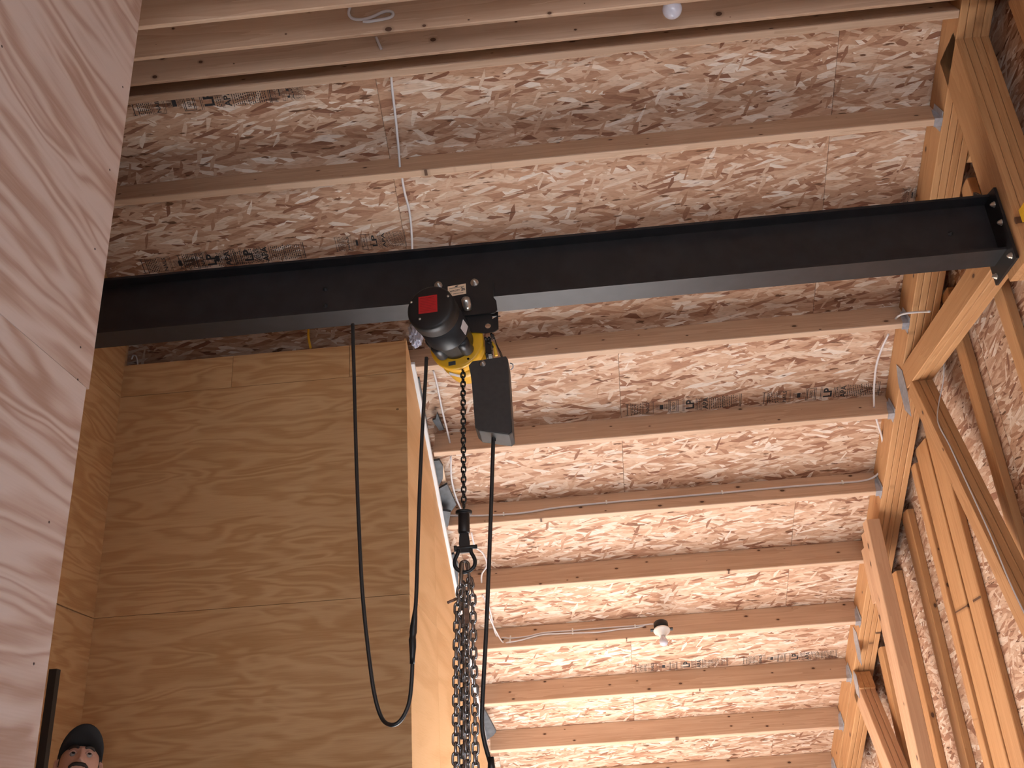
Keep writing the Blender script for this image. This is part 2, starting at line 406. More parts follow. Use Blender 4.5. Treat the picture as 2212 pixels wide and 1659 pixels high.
def stud(ya, yb, x0=2.130, x1=XW, z0=0.0, z1=None, mat=None):
    z1 = z1 or min(roof_z((ya+yb)/2), roofn_z((ya+yb)/2)) - .002
    c = (ya+yb)/2
    return member('stud', ((x0+x1)/2, c, z0), ((x0+x1)/2, c, z1), (1,0,0), abs(yb-ya), x1-x0, mat or M_STUD, wall_r)
for a, b in ((7.28, 7.40), (7.86, 7.98), (6.60, 6.74), (6.12, 6.25), (4.72, 4.82), (4.17, 4.27), (3.28, 3.38), (2.76, 2.86)): stud(a, b)
stud(5.80, 5.885); stud(5.60, 5.80, 2.150); stud(5.48, 5.60, 2.160); stud(5.36, 5.48, 2.138)
stud(4.06, 4.14, 2.13, XW, 3.02+CZ)

# left plywood partition close by: pale sheets on a framed wall
XP = -1.20; YE = 2.155
wl = MB().box(-.09, -.013, -2.2, YE-.02, 0, 4.9).build('wall_left', M_EDGE, None, Matrix.Translation((XP, 0, 0)))
tag(wl, 'plywood faced partition wall beside the viewer', kind='structure')
ZS = CZ + .906*1.20
def sheet(parent, ya, yb, za, zb, M, mat, t=.0125, name='plywood_sheet'):
    return MB().box(ya, yb, za, zb, 0, t).build(name, mat, parent, M)
MLX = Matrix(((0,0,1,XP-.0125),(1,0,0,0),(0,1,0,0),(0,0,0,1)))
for ya, yb in ((-2.2, -.29), (-.288, YE+.010)): sheet(wl, ya, yb, ZS, 4.9 if yb > 1 else roofn_z(-.3), MLX, M_PLYL)
for ya, yb in ((-2.2, -.29), (-.288, YE-.004)): sheet(wl, ya, yb, 0, ZS-.002, MLX, M_PLYL)
MB().box(-.03, -.014, YE-.045, YE+.016, ZS+.30, 4.9).build('edge_strip', M_EDGE, wl, Matrix.Translation((XP, 0, 0)))

# plywood clad box room: front (back wall of the view), its right side, and the alcove's left side
YB, XB, XBL, ZT = 4.734, -.83, -2.435, CZ+2.505
wb = MB().box(XBL-.05, XB-.013, YB+.013, YB+.10, 0, ZT-.004).build('wall_back', M_EDGE); tag(wb, 'warm plywood front wall of the boxed-in room under the roof', kind='structure')
MBK = Matrix(((1,0,0,0),(0,0,1,YB),(0,1,0,0),(0,0,0,1)))
z1, z2 = CZ+1.09, CZ+2.31
def bsheet(x0, x1, za, zb): MB().box(x0, x1, za, zb, 0, .0125).build('plywood_sheet', M_PLYB, wb, MBK)
g = .0012
bsheet(XBL, XB, 0, z1-g); bsheet(XBL, XB, z1+g, z2-g)
xa, xb = onY(502, 800, YB).x, onY(755, 790, YB).x
for a, b in ((XBL, xa-g), (xa+g, xb-g), (xb+g, XB)): bsheet(a, b, z2+g, ZT)
# right side of the box: trapezoid under the roof
ws_pts = [(YB+.013, 0), (8.75, 0), (8.75, roof_z(8.75)-.006), (YB+.013, roof_z(YB)-.03)]
ws = MB().prism([(a, b-.03 if b else 0) for a, b in ws_pts], -.10, -.013).build('wall_box_side', M_EDGE, None, MYZ(XB)); tag(ws, 'peach plywood side wall of the boxed-in room following the roof slope', kind='structure')
yy = [YB+.0125, 5.62, 6.84, 8.06, 8.75]
for a, b in zip(yy[:-1], yy[1:]):
    zc = z1
    MB().prism([(a+g, 0), (b-g, 0), (b-g, min(zc-g, roof_z(b)-.012)), (a+g, min(zc-g, roof_z(a)-.012))], -.0125, 0).build('plywood_sheet', M_PLYS, ws, MYZ(XB))
    if roof_z(a)-.012 > zc+.02:
        if roof_z(b)-.012 > zc+g: P = [(a+g, zc+g), (b-g, zc+g), (b-g, roof_z(b)-.012), (a+g, roof_z(a)-.012)]
        else: yz = 2*(HF-(zc+g+.012-CZ)*.8660254); P = [(a+g, zc+g), (yz, zc+g), (a+g, roof_z(a)-.012)]
        MB().prism(P, -.0125, 0).build('plywood_sheet', M_PLYS, ws, MYZ(XB))
# ragged white foam edge between wall and purlins
fm = MB(); pts = []; random.seed(3)
nseg = 46; u0, u1 = 3.02, 7.9
for i in range(nseg+1):
    u = u0+(u1-u0)*i/nseg; pts.append((u, .004+random.uniform(-.003, .004), -.020-.014*(i/nseg)+random.uniform(-.004, .004)))
for i in range(nseg):
    (ua, ta, ba), (ub, tb, bb) = pts[i], pts[i+1]
    fm.add([(0,ua,ta),(.022,ua,ta),(.022,ua,ba),(0,ua,ba),(0,ub,tb),(.022,ub,tb),(.022,ub,bb),(0,ub,bb)],
           [(0,1,5,4),(1,2,6,5),(2,3,7,6),(3,0,4,7)]+([(3,2,1,0)] if i == 0 else [])+([(4,5,6,7)] if i == nseg-1 else []))
fo = fm.build('foam_edge_strip', M_FOAM, None, slope_M(far, XB-.002, 0, 0)); tag(fo, 'ragged white foam strip along the top of the sloping side wall', 'foam strip')
# left side of the alcove
wa = MB().box(-.09, -.013, 1.9, YB+.05, 0, 4.30).build('wall_alcove', M_EDGE, None, Matrix.Translation((XBL, 0, 0))); tag(wa, 'plywood side wall of the alcove behind the partition', kind='structure')
MAX = Matrix(((0,0,1,XBL-.0125),(1,0,0,0),(0,1,0,0),(0,0,0,1)))
MB().prism([(1.9, 0), (YB, 0), (YB, z1-.002), (YB-.10, z1-.004), (YB-.20, z1-.011), (YB-.33, z1-.006), (1.9, z1-.002)], 0, .0125).build('plywood_sheet', M_PLYB, wa, MAX)
MB().box(1.9, YB, z1+.001, z2-.001, 0, .0125).build('plywood_sheet', M_PLYB, wa, MAX)
MB().box(1.9, YB, z2+.001, 4.25, 0, .0125).build('plywood_sheet', M_PLYB, wa, MAX)
# outer walls out of view (eaves; far opening shaped for the sun patch), left outer wall
tag(MB().box(XL-.05, XL, -2.3, 9.3, 0, 4.95).build('wall_outer_left', M_OSB), 'outer left wall of the building', kind='structure')
tag(MB().box(XL, -.78, 9.25, 9.32, 0, 1.29).box(.95, XR+.05, 9.25, 9.32, 0, 1.29).box(-.78, .95, 9.25, 9.32, 0, .34).build('wall_far', M_OSB), 'low far eaves wall with a wide opening shaped to let the sun in', kind='structure')
tag(MB().box(XL, -.85, -2.3, -2.24, 0, 1.45).box(1.85, XR+.05, -2.3, -2.24, 0, 1.45).box(-.85, 1.85, -2.3, -2.24, 0, .08).build('wall_rear', M_OSB), 'rear eaves wall with a wide opening behind the viewer', kind='structure')

# nail heads in the near plywood
NAIL = MB().lathe([(0,0),(.0032,0),(.0028,.0008),(0,.001)], 8).mesh('nail_head', simple('nail', (.05,.022,.018), .6))
for px, py in ((4,100),(265,188),(237,367),(205,538),(174,750),(168,820),(106,1128),(73,1434)):
    c = onX(px, py, XP); meshobj('nail_head', NAIL, wl, look(c, (1,0,0), (0,0,1)))
# ------------------------------------------------------------------ gable truss
tr = empty('roof_truss', (2.04, 3.68, CZ+2.15)); tag(tr, 'bolted multi-ply timber gable truss carrying the purlins and the steel beam', 'truss')
def plies(name, a, b, up, dp, n, mat, x0=XCH, lead=None):
    """n boards side by side from the inner face outwards"""
    for k in range(n):
        x = x0+.019+k*.0385; e = (lead[k] if lead else 0)
        a2, b2 = Vector(a), Vector(b); d = (b2-a2).normalized()
        a2 = a2 + d*e; a2.x = x; b2.x = x
        member(name, a2, b2, up, .037, dp, mat, tr)
plies('top_chord', far(0, 1.22, .09), far(0, 8.09, .09), NF, .184, 4, M_TRUSS)
plies('near_chord', near(0, 4.50, .09), near(0, -2.3, .09), NN, .184, 4, M_TRUSS)
plies('king_post', (0, 3.68, CZ+2.02), (0, 3.68, roof_z(3.68)+.10), (0,1,0), .20, 4, M_TRUSS)
plies('collar_tie', (0, 5.28, CZ+2.222), (0, 3.785, CZ+2.222), (0,0,1), .14, 3, M_TRUSS)
bd = Vector((0, -.60, -1.46)).normalized()
plies('brace', Vector((0, 5.155, CZ+2.145)), Vector((0, 5.155, CZ+2.145))+bd*3.2, bd.cross(XA), .105, 3, M_TRUSS)
plies('lower_chord', (0, 7.50, CZ+.845), (0, 8.4, CZ+.845-.52), NF, .14, 3, M_TRUSS)
bd2 = Vector((0, -.42, -.60)).normalized()
plies('brace', Vector((0, 7.60, CZ+.80)), Vector((0, 7.60, CZ+.80))+bd2*2.0, bd2.cross(XA), .17, 3, M_POST)
# truss gusset plates
for (px, py, sw, sh) in ((1952, 843, .05, .17), (1852, 1395, .05, .14), (1850, 1478, .045, .10)):
    c = onX(px, py, XCH-.002)
    MB().prism([(-sw,-sh*.2),(-sw*.3,-sh),(sw,-sh*.6),(sw,sh*.4),(sw*.2,sh),(-sw,sh*.6)], -.002, .001).build('gusset_plate', M_GALV, tr, MYZ(c.x) @ Matrix.Translation((c.y, c.z, 0)))
# short upright nailed to the chord, with a scab board
po = empty('upright_post', (1.92, 6.2, 0)); tag(po, 'reddish two-piece upright post standing against the truss chord', 'post')
member('post_board', (1.915, 6.195, 0), (1.915, 6.195, CZ+1.665), (0,1,0), .085, .10, M_POST, po)
member('post_board', (1.925, 6.325, 0), (1.925, 6.325, CZ+1.63), (0,1,0), .060, .15, M_POST, po)
member('scab_board', (1.930, 6.46, CZ+1.20), (1.930, 6.46, CZ+1.555), (0,1,0), .045, .11, M_POST, po)

# ------------------------------------------------------------------ steel I-beam
ZB = CZ+2.130; YBM = 3.760; BH = .285; BW = .140
bx0, bx1 = -2.55, 1.955
be = empty('steel_beam', (0, YBM, ZB)); tag(be, 'black steel I-beam spanning from the plywood wall to the truss', 'beam')
tw, tf = .008, .012
m = MB(); h = BW/2
prof = [(-h,0),(h,0),(h,tf),(tw/2,tf),(tw/2,BH-tf),(h,BH-tf),(h,BH),(-h,BH),(-h,BH-tf),(-tw/2,BH-tf),(-tw/2,tf),(-h,tf)]
m.prism(prof, bx0, bx1, Matrix(((0,0,1,0),(1,0,0,YBM),(0,1,0,ZB),(0,0,0,1))))
m.build('i_section', M_STEEL, be)
ep = MB().prism([(-.115,-.075),(.115,-.075),(.115,.30),(.06,.385),(-.02,.30),(-.115,.285)], 0, .012, Matrix(((0,0,1,bx1),(1,0,0,YBM-.005),(0,1,0,ZB),(0,0,0,1))))
ep = ep.build('end_plate', M_BLACK, be)
BOLT = MB().lathe([(.0,0),(.016,0),(.016,.004),(.0115,.0045),(.0115,.013),(.0065,.0135),(.0065,.020),(.0,.020)], 12).mesh('bolt', M_CHROME)
BOLTD = BOLT.copy(); BOLTD.materials[0] = M_STEEL
def bolt(parent, o, z, s=1.0): return meshobj('bolt', BOLT, parent, look(o, z, (0,0,1) if abs(Vector(z).x) > .5 else (1,0,0)) @ Matrix.Scale(s, 4))
for dy, dz in ((-.085,-.045),(.085,-.045),(-.09,.12),(-.08,.22),(.075,.30)): bolt(be, (bx1, YBM-.005+dy, ZB+dz), (-1,0,0), .9)
for px, py in ((2053, 505), (703, 625), (703, 660)):
    c = onY(px, py, YBM-tw/2); meshobj('bolt', BOLTD, be, look((c.x, YBM-tw/2, c.z), (0,-1,0)) @ Matrix.Scale(.7, 4))
# yellow tag at the post
c = onX(2208, 463, 1.967); t = MB().box(-.035, .035, -.030, .030, -.004, .0).build('warning_tag', M_YELL, None, MYZ(1.970) @ Matrix.Translation((c.y-.02, c.z, 0))); tag(t, 'small yellow tag fixed to the king post by the beam end', 'tag')

# ------------------------------------------------------------------ chain hoist on its trolley
HX = -.42
hz = empty('chain_hoist', (HX, YBM, ZB)); tag(hz, 'black and yellow electric chain hoist hung from a trolley on the steel beam', 'hoist')
MY = lambda y: Matrix(((1,0,0,0),(0,0,-1,y),(0,1,0,0),(0,0,0,1)))     # local x=X, y=Z, z=-Y (towards the lens)
def pp(x, y, Y): c = onY(x, y, Y); return (c.x, c.z)
YT = 3.655
# near side plate with rounded corners
tp = [pp(*q, YT) for q in ((912,618),(918,606),(1040,596),(1060,598),(1066,608),(1066,642),(1072,650),(1074,668),(1068,675),(1000,682),(965,684),(925,668),(912,650))]
pl = MB().prism(tp, -.010, 0, MY(YT)).build('side_plate', M_BLACK, hz)
MB().prism([(x, max(z, ZB+.004)) for x, z in tp[:6]]+[(tp[6][0], ZB+.004), (tp[-1][0], ZB+.004)], -.010, 0, MY(3.875)).build('side_plate', M_BLACK, hz)
cbk = [pp(*q, YT) for q in ((1005,672),(1062,668),(1062,684),(1067,684),(1067,676),(1075,676),(1076,706),(1066,712),(1046,714),(1005,712))]
# bracket with round hole: outer ring split into strips round the hole
hc = Vector(pp(1053, 699, YT)); hr = .0125
def ring_plate(mb, outer, c, r, z0, z1, M, n=32):
    O = []
    m_ = len(outer)
    # resample outer polygon by angle
    for k in range(n):
        a = 2*math.pi*k/n; d = Vector((math.cos(a), math.sin(a))); best = None
        for i in range(m_):
            p, q = Vector(outer[i])-c, Vector(outer[(i+1)%m_])-c; e = q-p; den = d.x*e.y-d.y*e.x
            if abs(den) < 1e-9: continue
            t = (p.x*e.y-p.y*e.x)/den; s_ = (p.x*d.y-p.y*d.x)/den
            if t > 0 and -1e-6 <= s_ <= 1+1e-6 and (best is None or t < best): best = t
        O.append(c+d*(best or r*2))
    I = [c+Vector((math.cos(2*math.pi*k/n), math.sin(2*math.pi*k/n)))*r for k in range(n)]
    v = [(p.x,p.y,z) for z in (z0,z1) for p in O]+[(p.x,p.y,z) for z in (z0,z1) for p in I]
    f = []
    for k in range(n):
        j = (k+1)%n
        f += [(n+k,n+j,3*n+j,3*n+k),(j,k,2*n+k,2*n+j),(k,j,n+j,n+k),(2*n+j,2*n+k,3*n+k,3*n+j)]
    mb.add(v, f, M)
cm = MB(); ring_plate(cm, cbk, hc, hr, -.006, 0, MY(YT+.02)); cm.build('hook_bracket', M_BLACK, hz)
for px, py in ((947, 617), (1025, 611)):
    x, z = pp(px, py, YT-.002); bolt(hz, (x, YT-.001, z), (0,-1,0), 1.15)
# wheels on the bottom flange (inside the plates)
for px in (947, 1025):
    x, _ = pp(px, 620, YT)
    for yy_, sgn in ((3.69, 1), (3.83, -1)):
        MB().lathe([(.0,0),(.040,0),(.040,.012),(.033,.016),(.033,.03),(.0,.03)], 24, look((x, yy_-(.015 if sgn > 0 else -.015), ZB+tf+.034), (0,sgn,0))).build('wheel', M_STEEL, hz)
# capacity plate
lp = [pp(*q, YT-.0015) for q in ((967,619),(1006,612.5),(1007,634),(968,641))]
MB().prism(list(reversed(lp)), 0, .0015, MY(YT)).build('capacity_plate', M_CREAM, hz)
CAPP = hz.children[-1] if hz.children else None

def text_mesh(s, size, mat, name='lettering', bold=.0):
    cu = bpy.data.curves.new('t', 'FONT'); cu.body = s; cu.size = size; cu.align_x = 'CENTER'; cu.align_y = 'CENTER'; cu.offset = bold; cu.resolution_u = 2
    o = bpy.data.objects.new('t', cu); COL.objects.link(o)
    dg = bpy.context.evaluated_depsgraph_get(); me = bpy.data.meshes.new_from_object(o.evaluated_get(dg))
    bpy.data.objects.remove(o); bpy.data.curves.remove(cu)
    me.name = name; me.materials.clear(); me.materials.append(mat); return me
def text_into(mb, s, size, M, bold=0.0):
    me = text_mesh(s, size, M_INK, bold=bold)
    mb.add([v.co[:] for v in me.vertices], [tuple(p.vertices) for p in me.polygons], M)
    bpy.data.meshes.remove(me)
a, b_, c_, d_ = [Vector((p[0], YT-.0022, p[1])) for p in lp]
capn = [o for o in hz.children if o.name.startswith('capacity_plate')]
lm = MB(); ex = (b_-a).normalized(); ez = (a-d_); ez = (ez-ex*ez.dot(ex)).normalized()
Wd = (b_-a).length; Hd = (a-d_).length; ctr = (a+b_+c_+d_)/4
def LM(u, v): o = ctr+ex*u*Wd+ez*v*Hd; return Matrix(((ex.x,ez.x,0,o.x),(ex.y,ez.y,-1,o.y),(ex.z,ez.z,0,o.z),(0,0,0,1)))
text_into(lm, 'CAPACITY:', Hd*.21, LM(-.15, -.05), .0004); text_into(lm, '2t', Hd*.40, LM(.33, .0), .0008)
for u, v, ww, hh in ((0,.27,.42,.012),(0,.22,.42,.008),(.05,-.33,.28,.02),(-.38,-.26,.07,.01)):
    lm.box(-ww*Wd, ww*Wd, -hh*Hd, hh*Hd, 0, .0002, LM(u, v))
lm.prism([(-.12*Wd,-.05*Hd),(.04*Wd,-.05*Hd),(.13*Wd,.07*Hd),(-.03*Wd,.07*Hd)], 0, .0002, LM(.0, .36))
lm.build('lettering', M_INK, capn[0] if capn else hz)

# motor, gear case (axis nearly square to the beam, turned a little)
ax0 = Vector((-.494, 3.385, CZ+1.933)); ax1 = Vector((-.431, 3.720, CZ+1.933)); ax = (ax1-ax0).normalized()
MM = look(ax0, ax, (1,0,0))                          # local z runs away from the lens
Lm = (ax1-ax0).length
MB().lathe([(0,0),(.088,0),(.097,.006),(.100,.014),(.100,.075),(.0,.075)], 48, MM).build('end_cap', M_CAP, hz)
MB().lathe([(0,.074),(.096,.074),(.096,.20),(.098,.205),(.098,.212),(.092,.22),(.080,Lm-.02),(.078,Lm+.01),(0,Lm+.01)], 48, MM).build('motor_body', M_MOTOR, hz)
def on_axis(ang, r, z): return MM @ Vector((r*math.cos(ang), r*math.sin(ang), z))
# local y of MM: find 'down' angle
dn = (MM.to_3x3().inverted() @ Vector((0,0,-1))); ad = math.atan2(dn.y, dn.x); rt = (MM.to_3x3().inverted() @ Vector((1,0,0))); ar = math.atan2(rt.y, rt.x)
sg = 1 if abs(((ad+math.pi/2)-ar+math.pi) % (2*math.pi)-math.pi) < .5 else -1     # +sg turns from down towards right
SCREW = MB().lathe([(0,-.001),(.0055,-.001),(.0055,.0015),(.003,.004),(0,.0042)], 10).mesh('screw', M_CHROME)
for px, py in ((887, 653), (907, 689.5), (968, 640)):
    rr = ray(px, py); n_ = ax; t = (ax0-CAM).dot(n_)/rr.dot(n_); c = CAM+rr*t
    d = c-ax0; 
    if d.length > .086: d = d.normalized()*.086
    meshobj('screw', SCREW, hz, look(ax0+d-ax*.001, -ax, (1,0,0)))
# red warning label on the cap
def on_cap(px, py, off=.0006):
    rr = ray(px, py); t = (ax0-ax*off-CAM).dot(ax)/rr.dot(ax); return CAM+rr*t
rl = [on_cap(*q) for q in ((904,642),(944,636),(945,673),(904,678.5))]
MB().add([tuple(p) for p in rl]+[tuple(p+ax*.0012) for p in rl], [(0,1,2,3),(7,6,5,4),(0,4,5,1),(1,5,6,2),(2,6,7,3),(3,7,4,0)]).build('warning_label', M_RED, hz)
rlo = [o for o in hz.children if o.name.startswith('warning_label')]
lm = MB(); e1 = (rl[1]-rl[0]); e2 = (rl[3]-rl[0])
random.seed(5)
for i in range(9):
    v0 = .10+i*.095; w0 = random.uniform(.6, .86); th = .02 if i else .035
    q = [rl[0]+e1*.08+e2*v0, rl[0]+e1*(.08+w0)+e2*v0, rl[0]+e1*(.08+w0)+e2*(v0+th), rl[0]+e1*.08+e2*(v0+th)]
    lm.add([tuple(p-ax*.0006) for p in q], [(0,1,2,3)])
lm.build('lettering', M_REDK, rlo[0] if rlo else hz)
# lugs at the gear end of the motor
for an, ln, rr_ in ((-1.25, .10, .029), (-.72, .085, .030), (.80, .095, .030)):
    a_ = ad+sg*an; c = on_axis(a_, .078, Lm-.075-ln*.5)
    MB().lathe([(0,0),(rr_*.75,0),(rr_,.01),(rr_,ln),(0,ln)], 24, look(c, ax, (1,0,0))).build('cable_gland', M_MOTOR, hz)
c = on_axis(ar-sg*.30, .0965, .165)     # pale rating label on the side of the motor
MB().box(-.032, .032, -.020, .020, -.001, .001, look(c, c-(ax0+ax*.165), ax)).build('rating_label', M_WHITE, hz)
# yellow gear case
GC = ax1
MG = look(GC, ax, (1,0,0))
gf = MB().lathe([(0,-.004),(.112,-.004),(.119,0),(.1215,.006),(.1215,.018),(.113,.021),(.113,.062),(.0,.062)], 56, MG).build('gear_case', M_YEL, hz)
MB().lathe([(0,.060),(.109,.060),(.110,.115),(.1125,.118),(.1125,.124),(.110,.127),(.108,.20),(.085,.235),(0,.24)], 56, MG).build('body_cover', M_YEL, hz)
for px, py in ((1030, 710), (1012, 776)):
    c = onY(px, py, 3.71); c = GC + (c-GC) - ax*((c-GC).dot(ax)) - ax*.003
    MB().lathe([(0,0),(.0055,0),(.0055,.003),(0,.003)], 12, look(c, -ax)).build('screw', M_CAP, hz)
c = onY(975, 783, 3.71); c = GC + (c-GC) - ax*((c-GC).dot(ax)) - ax*.0045
MB().box(-.016, .016, -.009, .009, -.001, .0015, look(c, -ax)).build('badge', M_DGREY, hz)
c = GC+ax*.10; d = (Vector((-.35, 0, -.93))).normalized(); d = (d-ax*d.dot(ax)).normalized()
MB().box(-.030, .030, -.014, .014, -.001, .002, look(c+d*.110, d, (1,0,0))).build('rating_label', M_WHITE, hz)
# suspension: threaded rod with acorn nut
x, z = pp(1007, 652, 3.60)
MB().lathe([(0,-.012),(.012,-.011),(.019,-.004),(.0205,.006),(.0205,.022),(.018,.045),(.0,.045)], 20, look((x, 3.585, z+.002), (.10,.75,-.66))).build('acorn_nut', M_CHROME, hz)
a = Vector(onY(1014, 668, 3.66)); b = Vector(onY(1026, 703, 3.73))
MB().tube([a, (a+b)/2, b], [.0115, .0105, .010], 14).build('suspension_rod', M_BRASS, hz)
a = onY(1000, 690, 3.72); MB().box(a.x-.03, a.x+.055, 3.70, 3.80, a.z-.06, ZB-.006).build('suspension_lug', M_BLACK, hz)
# chain guide with springs and wires beside the gear case
random.seed(11)
gm = MB()
c0 = onY(1056, 752, 3.74)
gm.box(c0.x-.012, c0.x+.014, 3.70, 3.78, c0.z-.05, c0.z+.03)
for i in range(6):
    o = c0+Vector((random.uniform(-.012,.018), -.05, random.uniform(-.05,.045)))
    gm.lathe([(0,0),(.006,0),(.006,.05),(0,.05)], 10, look(o, (random.uniform(-.3,.3), .8, random.uniform(-.4,.4))))
gm.tube([c0+Vector((.005+.012*math.cos(t*.9), -.03, .03-.0028*t+.006*math.sin(t*.9))) for t in range(0, 30)], .0022, 6)
gm.build('chain_guide', M_BLACK, hz)
yh = [onY(*q, 3.74) for q in ((1063,738),(1068,748),(1072,768))]
MB().tube(yh, [.004,.007,.008], 10).build('limit_lever', M_YELL, hz)
wm_ = MB()
for k in range(3):
    wm_.tube(spline([onY(1058, 728+4*k, 3.73), onY(1066+k, 722+5*k, 3.73), onY(1070+2*k, 738+4*k, 3.73), onY(1080+2*k, 765, 3.68), onY(1086, 778, 3.62)], 6), .0014, 6)
wm_.build('control_wire', M_RUBBER, hz)
# black control box hanging in front
YC = 3.555
cbp = [pp(*q, YC) for q in ((1012,789),(1020,780),(1093,769),(1097,775),(1099,800),(1107,934),(1100,940),(1035,931),(1026,922),(1019,830),(1016,806))]
cbx = MB(); n_ = len(cbp)
cc = Vector((sum(p[0] for p in cbp)/n_, sum(p[1] for p in cbp)/n_))
inn = [((p[0]-cc.x)*.985+cc.x, (p[1]-cc.y)*.99+cc.y) for p in cbp]
vv = [(x, z, .0) for x, z in inn]+[(x, z, -.006) for x, z in cbp]+[(x, z, -.125) for x, z in cbp]
ff = [tuple(range(n_))[::-1]]+[(i, (i+1)%n_, n_+(i+1)%n_, n_+i) for i in range(n_)]+[(n_+i, n_+(i+1)%n_, 2*n_+(i+1)%n_, 2*n_+i) for i in range(n_)]+[tuple(2*n_+i for i in range(n_))]
cbx.add(vv, [f[::-1] for f in ff], MY(YC)); cb = cbx.build('control_box', M_BOXP, hz)
# lid on the front face, a separate darker panel with a step near its top
lid = [((p[0]-cc.x)*.96+cc.x, (p[1]-cc.y)*.975+cc.y) for p in cbp]
MB().prism(lid[::-1], -.002, .004, MY(YC)).build('lid', M_BOXP, cb)
x, z = pp(1043, 787, YC); bolt(cb, (x, YC-.004, z), (0,-1,0), .8)
x, z = pp(1102, 785, YC); MB().tube([(x, YC+.03, z+.015), (x+.010, YC+.02, z+.005), (x+.010, YC+.02, z-.010), (x, YC+.03, z-.015)], .0025, 8).build('latch', M_GALV, cb)
x, z = pp(1066, 940, YC+.06)
MB().lathe([(0,0),(.013,0),(.013,.016),(.009,.02),(.009,.035),(0,.035)], 16, look((x, YC+.06, z+.008), (0,0,-1))).build('cable_gland', M_BLACK, cb)
# hook swivel at the end of the load chain
def stadium(pitch, width, r, n=6):
    """centre line of a link, long axis local z, flat in local xz; pitch = inner length"""
    ro = width/2-r; hl = pitch/2+r-ro; pts = []
    for k in range(n+1): a = math.pi*k/n; pts.append((ro*math.cos(a), 0, hl+ro*math.sin(a)))
    for k in range(n+1): a = math.pi+math.pi*k/n; pts.append((ro*math.cos(a), 0, -hl+ro*math.sin(a)))
    return pts
LCH = MB().tube(stadium(.0216, .0255, .0036), .0036, 8, None, 0, True).mesh('chain_link', M_CHAIN)
SCH = MB().tube(stadium(.034, .0315, .0050), .0050, 8, None, 0, True).mesh('chain_link', M_SLING)
def chain(me, pts, pitch, parent, phase=0, jit=0.0):
    """links along a polyline; alternate links turned a quarter"""
    P = [Vector(p) for p in pts]; L = [0]
    for i in range(1, len(P)): L.append(L[-1]+(P[i]-P[i-1]).length)
    n = int(L[-1]/pitch)
    for k in range(n):
        s = (k+.5)*pitch; i = max(j for j in range(len(L)-1) if L[j] <= s); t = (s-L[i])/(L[i+1]-L[i])
        o = P[i].lerp(P[i+1], t); d = (P[i+1]-P[i]).normalized()
        meshobj('chain_link', me, parent, look(o, d, (1,0,0)) @ Matrix.Rotation(phase+(math.pi/2 if k % 2 else 0)+random.uniform(-jit, jit), 4, 'Z'))
random.seed(4)
ctop = onY(1000, 786, YBM); cbot = onY(1002, 1103, YBM)
chain(LCH, [ctop, cbot], .0216, hz, 0.25, .06)
sw0 = onY(1002, 1104, YBM); sw1 = onY(1002.5, 1152, YBM); dwn = (sw1-sw0).normalized(); Ls = (sw1-sw0).length
hs_ = MB().lathe([(0,-.006),(.012,-.005),(.014,.0),(.034,.001),(.034,.010),(.021,.0115),(.0235,.016),(.0235,Ls-.006),(.021,Ls),(0,Ls)], 28, look(sw0, dwn)).build('hook_swivel', M_BLACK, hz)
s1 = onY(1003, 1186, YBM)
MB().prism([(-.017,0),(.017,0),(.022,.045),(.019,.085),(-.019,.085),(-.022,.045)], -.007, .007, Matrix(((1,0,0,sw1.x),(0,0,1,YBM),(0,-1,0,sw1.z+.004),(0,0,0,1)))).build('hook_shank', M_BLACK, hz)

# shackle and chain sling
sh = empty('bow_shackle', s1); tag(sh, 'black bow shackle hanging from the hoist swivel', 'shackle')
sp = s1
bow = [(-.026,0,.0),(-.027,0,-.016),(-.036,0,-.034),(-.041,0,-.053),(-.036,0,-.074),(-.018,0,-.089),(0,0,-.094),(.018,0,-.089),(.036,0,-.074),(.041,0,-.053),(.036,0,-.034),(.027,0,-.016),(.026,0,0)]
mz = MB().tube([sp+Vector(p) for p in spline(bow, 4)], .0078, 12)
for s_ in (-1, 1): mz.lathe([(0,-.009),(.0165,-.009),(.0165,.009),(0,.009)], 20, look(sp+Vector((s_*.026,0,.004)), (1,0,0)))
mz.build('bow', M_BLACK, sh)
MB().lathe([(0,0),(.013,0),(.013,.010),(.009,.011),(.009,.070),(.0085,.092),(0,.092)], 16, look(sp+Vector((-.040,0,.004)), (1,0,.02), (0,0,1))).build('pin', M_BLACK, sh)

sg_ = empty('chain_sling', onY(1003, 1225, YBM)); tag(sg_, 'bundle of shiny steel sling chains hanging from the shackle', 'chain sling')
mc = onY(1004, 1238, YBM)
MB().tube([Vector(p) @ Matrix.Identity(3)+mc for p in [Vector((q[0], 0, q[2])) for q in stadium(.082, .046, .0065, 8)]], .0065, 10, None, 0, True).build('master_link', M_SLING, sg_)
MB().tube([mc+Vector((.012+.25*q[2], .010+q[0]*.8, q[2]-.004)) if False else mc+Vector((.016-.22*q[2], .012+q[0]*.8, q[2]-.006)) for q in stadium(.085, .040, .006, 8)], .006, 10, None, 0, True).build('master_link', M_RUST, sg_)
MB().tube([mc+Vector((-.012+.12*q[2], -.012+q[0]*.8, q[2]-.010)) for q in stadium(.090, .040, .006, 8)], .006, 10, None, 0, True).build('master_link', M_SLING, sg_)
strands = [((995,1268),(988,1310),(986,1400),(985,1500),(984,1700), 3.745, .1), ((1000,1258),(997,1320),(997,1420),(997,1520),(997,1700), 3.785, .9),
           ((1008,1262),(1007,1320),(1008,1420),(1009,1520),(1010,1700), 3.735, .55), ((1014,1250),(1021,1280),(1023,1400),(1026,1500),(1028,1700), 3.76, .15),
           ((1003,1275),(1002,1330),(1003,1430),(1004,1530),(1005,1700), 3.80, 1.3)]
for *q, Y, ph in strands:
    chain(SCH, [onY(a, b, Y) for a, b in q], .034, sg_, ph, .12)
c = onY(987, 1293, 3.73); e = onY(967, 1302, 3.715)
